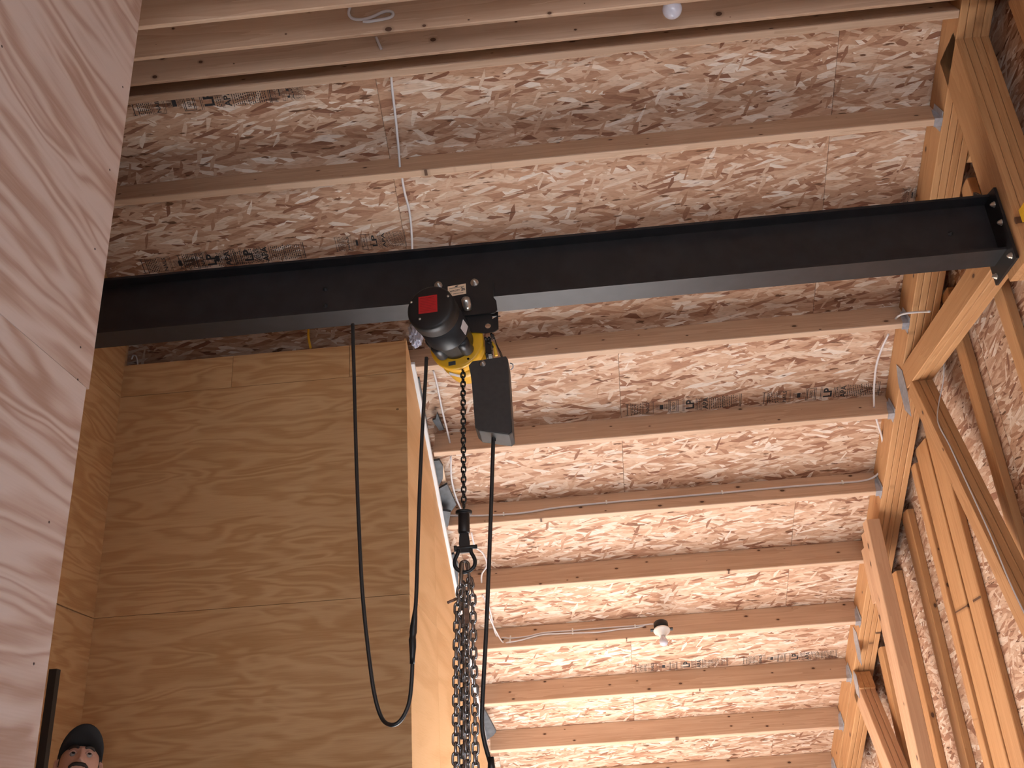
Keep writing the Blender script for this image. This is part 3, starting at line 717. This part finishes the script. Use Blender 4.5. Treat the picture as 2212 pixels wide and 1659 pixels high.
MB().tube([c, (c+e)/2, e], [.006,.0055,.006], 10).build('sling_pin', M_RUST, sg_)
c = onY(1008, 1330, 3.715); MB().box(-.008, .008, -.030, .030, -.0015, .0015, look(c, (0,-1,.1))).build('sling_tag', M_RUST, sg_)

# ------------------------------------------------------------------ cables of the hoist
def cable(name, pts, r, mat, label, cat, parent=None, group=None, n=8):
    o = MB().tube(spline(pts, 6), r, n).build(name, mat, parent)
    if label: tag(o, label, cat, group)
    return o
loop = [(921,772),(919,820),(914,900),(909,1000),(905,1100),(902,1200),(899,1290),(895,1340),(892,1385),(891,1430),(889,1475),(883,1520),(868,1553),(848,1566),(826,1553),(809,1500),(795,1400),(783,1280),(776,1150),(770,1000),(766,850),(763,745),(762,700)]
YP = [3.66]*8+[3.68]*6+[3.72]*9
sc_ = empty('power_cord', onY(762, 700, 3.72)); tag(sc_, 'black power cord hanging in a long loop from the beam to the hoist', 'cord')
cable('cord', [onY(a, b, Y) for (a, b), Y in zip(loop, YP)], .0078, M_RUBBER, None, None, sc_)
pl = [onY(897,1318,3.665), onY(895.5,1334,3.665), onY(893.5,1352,3.67), onY(892.5,1366,3.67), onY(892,1371,3.67), onY(891.5,1376,3.67), onY(891,1382,3.67), onY(891.5,1398,3.67), onY(891,1418,3.67), onY(890.5,1434,3.675)]
MB().tube(pl, [.0085,.011,.0135,.0145,.0125,.0125,.0145,.0135,.0105,.0095], 14).build('plug_connector', M_BLACK, sc_)
pend = [(1066,938),(1064,1000),(1060,1120),(1055,1250),(1050,1370),(1044,1480),(1041,1560),(1046,1600),(1058,1645),(1070,1690)]
cable('pendant_cable', [onY(a, b, 3.615) for a, b in pend], .0080, M_RUBBER, None, None, hz)
c = onY(1062, 1668, 3.6)
m = MB(); m.box(-.03, .03, -.022, .022, -.16, -.01); m.box(-.075, .028, -.006, .006, -.010, .012); m.lathe([(0,-.012),(.016,-.012),(.010,.05),(0,.05)], 14)
m.build('pendant_handset', M_BLACK, hz, Matrix.Translation(c))

# ------------------------------------------------------------------ white house cables
NMR = .0062
WG = 'white electrical cables on the roof timbers'
def wire(pts, label, r=NMR): return cable('electrical_cable', pts, r, M_WHITE, label, 'cable', None, WG)
wire([onF(844,150,.10), onF(847,190,.12), onF(854,250,.12), onF(860,310,.10), onF(864,362,.06)], 'white cable crossing the bay just below the ridge')
wire([onF(866,370,.06), onF(874,415,.10), onF(885,460,.11), onF(890,520,.10), onF(891,580,.08)], 'white cable crossing the bay above the steel beam')
wire([onF(936,800,.08), onF(944,830,.10), onF(955,885,.11), onF(966,930,.10), onF(974,966,.07)], 'white cable slanting across the bay beside the white foam strip')
wire([onF(974,985,.08), onF(975,1030,.10), onF(983,1068,.11), onF(996,1100,.09), onF(1010,1128,.03)], 'white cable dropping behind the hook swivel')
wire([onF(1018,1150,.08), onF(1026,1180,.10), onF(1043,1195,.10), onF(1052,1220,.08), onF(1041,1240,.08), onF(1040,1262,.06)], 'white cable looping behind the shackle')
# long run along a purlin's near face
def face(px, u, d): # point on the near face of the purlin at u
    """pixel column px, depth d above the purlin underside"""
    lo, hi = -3.0, 3.0
    for _ in range(40):
        mid = (lo+hi)/2; p = far(mid, u-.046, d)-CAM; q = 1106+FPX*p.dot(RI)/p.dot(FW)
        if q < px: lo = mid
        else: hi = mid
    return far(lo, u-.046, d)
rn = [(965,.09),(1000,.075),(1040,.062),(1088,.055),(1140,.058),(1200,.078),(1310,.088),(1440,.090),(1560,.092),(1700,.098),(1800,.095),(1860,.096)]
pts = [face(a, PU[5], d) for a, d in rn]
pts += [onF(1888,1030,.10), onF(1904,1012,.12), onF(1908,980,.13), onF(1905,945,.12), onF(1896,915,.10), onF(1890,895,.07)]
LONGW = wire(pts, 'long white cable stapled along a purlin and turning up by the truss')
wire([onF(1888,880,.07), onF(1888,840,.10), onF(1893,790,.12), onF(1905,752,.11), onF(1919,722,.07)], 'white cable arching through the stamped bay by the truss')
wire([onF(1929,697,.07), onF(1940,683,.03), onF(1956,677,-.02), onF(1985,674,-.06), onX(2008,673,1.965)], 'short white cable poking out of a purlin over the collar tie')
run1 = [(1055,.19),(1062,.17),(1072,.13),(1092,.103),(1104,.095),(1140,.100),(1175,.122),(1237,.122),(1300,.125),(1372,.122),(1392,.125),(1408,.128),(1418,.118)]
run2 = [(1053,.19),(1058,.165),(1068,.11),(1084,.078),(1101,.066),(1125,.075),(1170,.110),(1205,.108),(1237,.104),(1295,.095),(1340,.108),(1372,.110),(1392,.122)]
UPW = wire([onF(1042,1285,.08), onF(1054,1305,.10), onF(1060,1325,.11)]+[face(a, PU[7], d-.02) for a, d in run1[2:]], 'upper of two white cables running along a purlin to the lamp holder', .0052)
LOW = wire([onF(1046,1290,.08), onF(1052,1310,.10), onF(1058,1335,.11)]+[face(a, PU[7], d-.025) for a, d in run2[3:]], 'lower of two white cables running along a purlin to the lamp holder', .0052)
ST = MB().box(-.005, .005, -.012, .012, -.002, .010).mesh('cable_staple', M_PORC)
for a, u, d in ((1088,PU[5],.055),(1310,PU[5],.088),(1560,PU[5],.092),(1820,PU[5],.095)):
    meshobj('cable_staple', ST, LONGW, look(face(a, u, d), -DF, XA))
for a, d, wo in ((1103,.078,UPW),(1102,.045,LOW),(1237,.102,UPW),(1237,.080,LOW),(1372,.094,UPW)):
    meshobj('cable_staple', ST, wo, look(face(a, PU[7], d), -DF, XA))
wire([onX(2039,772,2.10), onX(2038,820,2.08), onX(2028,870,2.05), onX(2026,912,1.968), onX(2050,960,1.962), onX(2080,1025,1.962), onX(2137,1150,1.962), onX(2180,1255,1.962), onX(2230,1360,1.962)], 'white cable running down the dark truss brace', .0032)
# loop on the near slope
def onV(px, py, v):
    q = ray(px, py); return CAM + q*(v/q.dot(DN))
vj = 4.455-.405-.027; vk = 4.455-.027
wire([onV(757,12,vj), onV(753,28,vj), onV(760,39,vj), onV(778,42,vj), onV(802,37,vj), onV(830,25,vj), onV(845,25,vj), onV(849,32,vj), onV(838,39,vj), onV(800,46,vj), onV(784,46,vj)], 'white cable curled in a loop under the closely spaced rafters')
wire([onV(812,80,vk), onV(818,94,vk), onV(824,107,vk+.004)], 'short white cable stub poking down between the rafters')
c1 = onY(667, 700, 4.80); c2 = onY(671, 752, 4.80)
o = cable('yellow_cable', [c1, onY(666,722,4.80), onY(668,738,4.80), c2], .007, M_YELL, 'yellow cable hanging in the dark gap over the boxed-in room', 'cable')
o = cable('electrical_cable', [onY(284,776,4.82), onY(288,768,4.82), onY(294,770,4.82), onY(297,782,4.82), onY(298,792,4.82)], .004, M_WHITE, 'small white cable loop in the dark gap over the boxed-in room', 'cable')

# ------------------------------------------------------------------ lamps
lf = empty('lamp_holder', face(1430, PU[7], .06)); tag(lf, 'white porcelain lamp holder with bare bulb on a black box, fixed to a purlin', 'lamp')
fc = face(1430, PU[7], .088) - DF*.0
ldir = (Vector((.0, -.42, -.91))).normalized()
lo = onF(1427, 1352, .015) - DF*.03
MB().lathe([(0,0),(.047,0),(.051,.004),(.051,.058),(0,.058)], 24, look(lo, ldir)).build('junction_box', M_BLACK, lf)
ears = MB()
for s_ in (-1, 1): ears.box(s_*.064-.014, s_*.064+.014, -.012, .012, .050, .060)
ears.build('box_ear', M_BLACK, lf, look(lo, ldir))
MB().lathe([(0,.058),(.057,.058),(.060,.064),(.056,.072),(.030,.090),(.024,.108),(0,.108)], 32, look(lo, ldir)).build('porcelain_base', M_PORC, lf)
MB().lathe([(0,.106),(.014,.106),(.016,.120),(.027,.140),(.0305,.156),(.027,.172),(.016,.182),(0,.186)], 24, look(lo, ldir)).build('bulb', M_BULB, lf)
gb = onY(1452, 20, 3.00)
l2 = empty('globe_lamp', gb+Vector((0,0,.12))); tag(l2, 'round frosted globe bulb under the closely spaced rafters', 'lamp')
MB().lathe([(.0,-.040)]+[(.040*math.sin(math.pi*k/14), -.040*math.cos(math.pi*k/14)) for k in range(1, 12)]+[(.018,.046),(.016,.062),(0,.062)], 28, Matrix.Translation(gb)).build('bulb', M_BULB, l2)
MB().lathe([(0,.055),(.020,.055),(.022,.070),(.050,.085),(.055,.095),(.055,.125),(0,.125)], 28, Matrix.Translation(gb)).build('socket', M_PORC, l2)
# ------------------------------------------------------------------ dark baffles by the foam strip, plastic wrap
def slab(pts, u, d0, label, th=.02, mat=M_DGREY, name='baffle_board'):
    P = [Vector(p) for p in pts]; nrm = (P[1]-P[0]).cross(P[2]-P[0]).normalized(); n = len(P)
    mb = MB().add([tuple(p) for p in P]+[tuple(p-nrm*th) for p in P], [tuple(range(n)), tuple(range(2*n-1, n-1, -1))]+[(i, n+i, n+(i+1)%n, (i+1)%n) for i in range(n)])
    return tag(mb.build(name, mat), label, 'baffle')
slab([onF(*q, .03) for q in ((898,815),(906,813),(925,925),(917,900))], 0, 0, 'thin black baffle strip tucked behind the foam strip near the hoist')
slab([onF(*q, .12) for q in ((934,908),(941,906),(944,893),(949,905),(959,928),(949,931),(945,924))], 0, 0, 'small dark grey notched offcut lying against the roof boards')
slab([onF(*q, .06) for q in ((933,992),(949,990),(957,1003),(957,1030),(948,1045),(942,1030))], 0, 0, 'black crumpled baffle board in the bay above the long cable')
slab([onF(*q, .07) for q in ((948,1052),(966,1042),(986,1086),(975,1100),(958,1098),(950,1075))], 0, 0, 'charcoal block of baffle board beside the foam strip above the long cable')
slab([onF(*q, .01) for q in ((955,1098),(974,1102),(969,1130),(966,1136))], 0, 0, 'dark wedge of baffle board beneath the charcoal block')
slab([onF(*q, .05) for q in ((974,1195),(980,1192),(990,1215),(990,1262),(984,1280),(978,1250))], 0, 0, 'dark baffle board behind the chain sling')
slab([onF(*q, .03) for q in ((1037,1530),(1047,1529),(1072,1576),(1066,1584),(1052,1594),(1046,1580))], 0, 0, 'slate grey baffle block with broken corner beside the pendant cable')
slab([onF(*q, .10) for q in ((950,995),(957,1000),(964,1040),(957,1046))], 0, 0, 'pale torn foam scrap beside the black baffle board', .02, M_CREAM, 'foam_scrap')
bm = bmesh.new(); bmesh.ops.create_icosphere(bm, subdivisions=4, radius=1)
from mathutils import noise as _n
for vtx in bm.verts:
    p = vtx.co.copy(); k = .75+.5*abs(_n.noise(p*2.3))+.25*abs(_n.noise(p*6.0)); vtx.co = Vector((p.x*.042*k, p.y*.06*k, p.z*.088*k))
me = bpy.data.meshes.new('plastic_wrap'); bm.to_mesh(me); bm.free(); me.materials.append(M_BAG)
c = onY(899, 722, 4.84); o = meshobj('plastic_wrap', me, None, Matrix.Translation((c.x, c.y, c.z))); tag(o, 'crumpled grey plastic film stuffed over the corner of the boxed-in room', 'plastic film')
# narrow black upright bar filling the dark strip behind the partition
o = MB().box(-.0155, .0155, -.0155, .0155, 0, CZ+.680).build('black_upright', M_BLACK, None, Matrix.Translation((-2.076, 3.776, 0))); tag(o, 'narrow black upright bar behind the pale plywood partition', 'post')

# ------------------------------------------------------------------ printed stamps on the roof boards
def stamp_mesh(seed, L=.72, Hh=.10):
    """flat print: rules, boxes and sideways lettering, local x along the board, y across"""
    rn = random.Random(seed); mb = MB()
    def bar(x0, x1, y0, y1): mb.add([(x0,y0,0),(x1,y0,0),(x1,y1,0),(x0,y1,0)], [(0,1,2,3)])
    def frame_(x0, x1, y0, y1, t=.002): bar(x0,x1,y0,y0+t); bar(x0,x1,y1-t,y1); bar(x0,x0+t,y0,y1); bar(x1-t,x1,y0,y1)
    def txt(s, size, x, y=None, bold=.0): text_into(mb, s, size, Matrix.Translation((x, Hh/2 if y is None else y, 0)) @ Matrix.Rotation(math.pi/2, 4, 'Z'), bold)
    def tiny(x0, x1, rows):
        for i in range(rows):
            x = x0+(x1-x0)*(i+.5)/rows; y = rn.uniform(.004, .012)
            while y < Hh-.012:
                w_ = rn.uniform(.004, .014); bar(x-.0022, x+.0022, y, min(y+w_, Hh-.006)); y += w_+rn.uniform(.002, .006)
    k = L/.72
    bar(.004, .026, .006, .009); bar(.004, .026, Hh-.010, Hh-.007); bar(.013, .017, .006, Hh-.007)
    tiny(.034, .102, 7); bar(.036, .038, 0, Hh)
    frame_(.106, .176, .004, Hh-.004); frame_(.114, .168, .010, Hh-.010, .0015); txt('NAILS', .030, .141, bold=.0006)
    for i in range(4): bar(.190+i*.006, .192+i*.006, .030, .070)
    bar(.214, .236, .032, .066)
    for i in range(4): bar(.242+i*.006, .244+i*.006, .030, .070)
    frame_(.268, .330, .004, Hh-.004, .003); txt('SIZED', .022, .300, bold=.0004); bar(.318, .322, .01, Hh-.01); bar(.276, .280, .01, Hh-.01)
    bar(.356, .359, .002, Hh-.002); bar(.365, .367, .002, Hh-.002)
    txt('LP', .070, .402, bold=.0022)
    tiny(.432, .462, 3); bar(.464, .466, 0, Hh); bar(.470, .472, 0, Hh)
    txt('APA', .046, .494, bold=.0012); bar(.518, .521, 0, Hh)
    tiny(.526, .690, 15); bar(.600, .602, 0, Hh); bar(.700, .702, 0, Hh); bar(.708, .712, 0, Hh)
    for v_ in range(len(mb.v)): mb.v[v_] = (mb.v[v_][0]*k, mb.v[v_][1], mb.v[v_][2])
    return mb.mesh('printed_stamp', M_STAMP)
STM = [stamp_mesh(1), stamp_mesh(2)]
def stamp(row, x, u, i=0, flip=False, sx=1.0):
    pan = min((p for p in PANELS[row] if WM[p.name].translation.x <= x+.02), key=lambda p: x-WM[p.name].translation.x)
    # seen from below: x right, y uphill
    o = far(x, u, PUR_D-.0012); yv = -DF; xv = XA
    if flip: xv = -XA; yv = DF
    zv = xv.cross(yv)
    M = Matrix(((xv.x*sx,yv.x,zv.x,o.x),(xv.y*sx,yv.y,zv.y,o.y),(xv.z*sx,yv.z,zv.z,o.z),(0,0,0,1)))
    meshobj('printed_stamp', STM[i], pan, M)
xs = lambda px, py: onF(px, py, PUR_D).x
u4 = PU[4]-.044; u8 = PU[8]-.044; u2 = PU[2]-.10
stamp(1, .385, u4, 0); stamp(1, xs(1645,860), u4, 1); 
stamp(3, .375, u8, 0); stamp(3, xs(1603,1415), u8, 1)
ub = (onF(500, 575, PUR_D)-CAM).dot(DF)
stamp(0, xs(312,600), ub, 0, False); stamp(0, xs(700,570)-.80, ub-.005, 1); 
stamp(0, xs(735,548)-.02, ub-.02, 1, sx=.55)
ut = (onF(420, 240, PUR_D)-CAM).dot(DF)
stamp(0, xs(285,245), ut, 1); stamp(0, xs(582,215), ut, 0, sx=.25)
stamp(0, xs(1945,440), (onF(1965, 440, PUR_D)-CAM).dot(DF), 0, sx=.25)

# ------------------------------------------------------------------ person looking up
M_SKIN = simple('skin', (.58,.33,.25), .5, 0, .4, .06, 25)
M_HAIR = simple('dark_hair', (.020,.013,.010), .6)
M_CAPF = simple('black_cap_cloth', (.011,.012,.014), .8)
M_JACK = simple('dark_jacket', (.03,.035,.045), .8)
M_JEAN = simple('blue_jeans', (.06,.085,.14), .8)
M_BOOT = simple('brown_boot', (.10,.06,.035), .6)
M_EYEW = simple('eye_white', (.34,.30,.28), .3)
M_IRIS = simple('eye_iris', (.03,.018,.012), .2)
HEAD = onY(170, 1652, 4.12)            # centre of the head
px0, py0 = HEAD.x-.015, HEAD.y+.03
pe = empty('person', (px0, py0, 0)); tag(pe, 'person in a black cap looking up in the plywood alcove', 'person')
sk = {}
def build_body():
    neck_z = HEAD.z-.15
    S = HEAD.z/1.74
    J = [('pelvis',(0,0,.96),.135),('waist',(0,0,1.10),.125),('chest',(0,.0,1.30),.150),('neckb',(0,.0,1.47),.070),('neck',(.005,-.010,1.56),.056),
         ('hipL',(-.09,0,.92),.098),('kneeL',(-.10,-.01,.50),.062),('ankL',(-.10,.02,.10),.045),('toeL',(-.11,-.14,.04),.038),
         ('hipR',(.09,0,.92),.098),('kneeR',(.10,-.01,.50),.062),('ankR',(.10,.02,.10),.045),('toeR',(.11,-.14,.04),.038),
         ('shL',(-.185,.0,1.41),.066),('elL',(-.225,.03,1.13),.046),('wrL',(-.225,-.05,.89),.030),('haL',(-.222,-.07,.82),.034),
         ('shR',(.185,.0,1.41),.066),('elR',(.225,.03,1.13),.046),('wrR',(.225,-.05,.89),.030),('haR',(.222,-.07,.82),.034)]
    E = ['pelvis-waist','waist-chest','chest-neckb','neckb-neck','pelvis-hipL','hipL-kneeL','kneeL-ankL','ankL-toeL','pelvis-hipR','hipR-kneeR','kneeR-ankR','ankR-toeR',
         'chest-shL','shL-elL','elL-wrL','wrL-haL','chest-shR','shR-elR','elR-wrR','wrR-haR']
    for sd in 'LR':
        s_ = -1 if sd == 'L' else 1
        for k, (dx, dy, ln) in enumerate(((-.006,-.034,.075),(-.002,-.012,.085),(.000,.010,.080),(-.002,.030,.062))):
            a = (s_*.222+s_*dx, -.075+dy, .795); J += [(f'f{sd}{k}a', a, .0095), (f'f{sd}{k}b', (a[0]-s_*.008, a[1]-.006, a[2]-ln*.5), .0085), (f'f{sd}{k}c', (a[0]-s_*.022, a[1]-.008, a[2]-ln), .0075)]
            E += [f'ha{sd}-f{sd}{k}a', f'f{sd}{k}a-f{sd}{k}b', f'f{sd}{k}b-f{sd}{k}c']
        J += [(f't{sd}a', (s_*.212, -.110, .845), .011), (f't{sd}b', (s_*.205, -.128, .805), .009)]; E += [f'wr{sd}-t{sd}a', f't{sd}a-t{sd}b']
    ix = {j[0]: i for i, j in enumerate(J)}
    me = bpy.data.meshes.new('body'); me.from_pydata([tuple(c*S for c in j[1]) for j in J], [tuple(ix[k] for k in e.split('-')) for e in E], [])
    o = bpy.data.objects.new('body_tmp', me); COL.objects.link(o)
    md = o.modifiers.new('s', 'SKIN'); sv = me.skin_vertices[0].data
    for i, j in enumerate(J):
        r = j[2]*S; sv[i].radius = (r, r); sv[i].use_root = (i == 0)
    for nm in ('pelvis','waist','chest'): sv[ix[nm]].radius = (J[ix[nm]][2]*1.15*S, J[ix[nm]][2]*.80*S)
    o.modifiers.new('d', 'SUBSURF').levels = 2
    dg = bpy.context.evaluated_depsgraph_get(); b = bpy.data.meshes.new_from_object(o.evaluated_get(dg)); bpy.data.objects.remove(o)
    return b, S
def gauss(x, s): return math.exp(-(x/s)**2)
def head_mesh():
    """head in its own frame: -y is the face, +x its left side (image right), z up; metres"""
    bm = bmesh.new(); bmesh.ops.create_uvsphere(bm, u_segments=72, v_segments=54, radius=1)
    for v_ in bm.verts:
        x, y, z = v_.co
        X, Y, Z = x*.076, y*.096, z*.118
        if Z < 0: X *= 1-.30*(Z/-.118)**1.6; Y = Y*(1-.16*(Z/-.118)) if y < 0 else Y*(1-.30*(Z/-.118))
        fr = max(0, -y)
        if y < 0:
            Y *= .94
            # brow, sockets, nose, cheeks, lips, chin
            Y -= .006*gauss(Z-.022, .010)*gauss(X, .045)*fr
            for s_ in (-1, 1):
                Y += .011*gauss(X-s_*.031, .016)*gauss(Z-.003, .012)*fr
                Y -= .005*gauss(X-s_*.042, .018)*gauss(Z+.030, .020)*fr
            nz = max(0, min(1, (.018-Z)/.052))
            if -.048 < Z < .026: Y -= (.006+.029*nz**1.2)*gauss(X, .0095+.006*nz)*fr*(1 if Z > -.036 else max(0, (Z+.048)/.012))
            Y -= .006*gauss(Z+.062, .007)*gauss(X, .022)*fr; Y -= .006*gauss(Z+.076, .007)*gauss(X, .020)*fr
            Y += .004*gauss(Z+.069, .003)*gauss(X, .022)*fr
            Y -= .010*gauss(Z+.104, .014)*gauss(X, .026)*fr
        v_.co = (X, Y, Z)
    me = bpy.data.meshes.new('head'); bm.to_mesh(me); bm.free(); return me
# head pose: turned to its left (image right) and tilted back, slight roll
HM = Matrix.Translation(HEAD) @ Matrix.Rotation(R(30), 4, 'Z') @ Matrix.Rotation(R(-24), 4, 'X') @ Matrix.Rotation(R(6), 4, 'Y')
bme, S = build_body(); hme = head_mesh()
mb = MB()
TB = Matrix.Translation((px0, py0, 0))
mb.add([v_.co[:] for v_ in bme.vertices], [tuple(p.vertices) for p in bme.polygons], TB, True)
mb.add([v_.co[:] for v_ in hme.vertices], [tuple(p.vertices) for p in hme.polygons], HM, True)
nk = [TB @ Vector((.005*S, -.005*S, 1.44*S)), HM @ Vector((0, .012, -.075))]
mb.tube([nk[0], nk[0].lerp(nk[1], .5), nk[1]], [.062, .056, .058], 20)
for s_ in (-1, 1):     # ears
    mb.tube([HM @ Vector(p) for p in ((s_*.074,.012,-.030),(s_*.082,.016,-.022),(s_*.087,.022,.000),(s_*.086,.022,.018),(s_*.078,.012,.024))], [.006,.009,.010,.009,.006], 10)
tmp = mb.build('tmp_body', M_SKIN)
rm = tmp.modifiers.new('r', 'REMESH'); rm.mode = 'VOXEL'; rm.voxel_size = .0032
smd = tmp.modifiers.new('s', 'SMOOTH'); smd.factor = .5; smd.iterations = 1
dg = bpy.context.evaluated_depsgraph_get(); fin = bpy.data.meshes.new_from_object(tmp.evaluated_get(dg)); bpy.data.objects.remove(tmp)
fin.materials.clear()
for mm in (M_SKIN, M_JACK, M_JEAN, M_BOOT, M_HAIR): fin.materials.append(mm)
HI = HM.inverted()
zs = HEAD.z
for p in fin.polygons:
    c = p.center; p.use_smooth = True
    q = HI @ c; k = 0
    if c.z < .11*S: k = 3
    elif c.z < .97*S and abs(c.x-px0) < .17*S: k = 2
    elif c.z < 1.495*S and not (c.z < .885*S): k = 1
    if c.z > 1.5*S and q.z > -.035 and (q.y > .012 or (q.y > -.012 and abs(q.x) > .060 and q.z > -.01)) and abs(q.x) < .079: k = 4
    p.material_index = k
bo = meshobj('body', fin, pe)
def hpart(name, mb_, mat, parent=pe): return mb_.build(name, mat, parent, HM)
for s_ in (-1, 1):
    e = MB().lathe([(0,-.0118)]+[(.0118*math.sin(math.pi*k/12), -.0118*math.cos(math.pi*k/12)) for k in range(1, 12)]+[(0,.0118)], 20, Matrix.Translation((s_*.031, -.0745, .003)))
    eo = hpart('eye', e, M_EYEW)
    hpart('iris', MB().lathe([(0,0),(.0074,0),(.0058,.0020),(0,.0024)], 16, look(Vector((s_*.031, -.0745, .003))+Vector((.12,-.95,.20)).normalized()*.0108, (.12,-.95,.20))), M_IRIS, eo)
    bpts = [(s_*.012,-.0965,.021),(s_*.024,-.0965,.026),(s_*.038,-.0900,.027),(s_*.050,-.0780,.020)]
    hpart('eyebrow', MB().tube(spline(bpts, 4), [.004]+[.0062]*9+[.005,.004,.003], 8), M_HAIR)
    lid = [(s_*.017,-.0835,.003),(s_*.024,-.0868,.0095),(s_*.033,-.0868,.011),(s_*.042,-.0815,.0075),(s_*.046,-.0770,.003)]
    hpart('eyelid', MB().tube(spline(lid, 4), .0040, 8), M_SKIN)
mu = [(-.036,-.0885,-.063),(-.026,-.0985,-.056),(-.012,-.1050,-.0535),(0,-.1065,-.0545),(.012,-.1050,-.0535),(.026,-.0985,-.056),(.036,-.0885,-.063)]
hpart('moustache', MB().tube(spline(mu, 4), [.003]+[.0055]*4+[.0075]*15+[.0055]*4+[.003], 10), M_HAIR)
# cap: crown + brim
bm = bmesh.new(); bmesh.ops.create_uvsphere(bm, u_segments=40, v_segments=24, radius=1)
for v_ in list(bm.verts):
    x, y, z = v_.co; v_.co = (x*.087, y*.106+.006, (z*.098+.036) if z > 0 else z*.030+.036)
me = bpy.data.meshes.new('cap'); bm.to_mesh(me); bm.free(); me.materials.append(M_CAPF)
for p in me.polygons: p.use_smooth = True
cp = meshobj('cap', me, pe, HM @ Matrix.Rotation(R(-6), 4, 'X'))
br = MB(); N_ = 20
top = []; bot = []
for i in range(N_+1):
    a = math.pi*(1+i/N_); ca, sa = math.cos(a), math.sin(a)
    for rr_ in (0, 1):
        rx = .084+.002*rr_; yy = -.088*abs(sa)-.008-.092*rr_*abs(sa)**.6
        zz = .034-.022*(abs(ca)**2)+.040*rr_*abs(sa)**.6
        top.append((rx*ca, yy, zz+.002)); bot.append((rx*ca, yy, zz-.002))
v_ = top+bot; n2 = len(top); f_ = []
for i in range(N_):
    a, b, c, d = 2*i, 2*i+1, 2*i+3, 2*i+2
    f_ += [(a,b,c,d), (n2+d,n2+c,n2+b,n2+a), (b,n2+b,n2+c,c), (a,d,n2+d,n2+a)]
br.add(v_, f_, None, True); br.build('brim', M_CAPF, cp, HM)
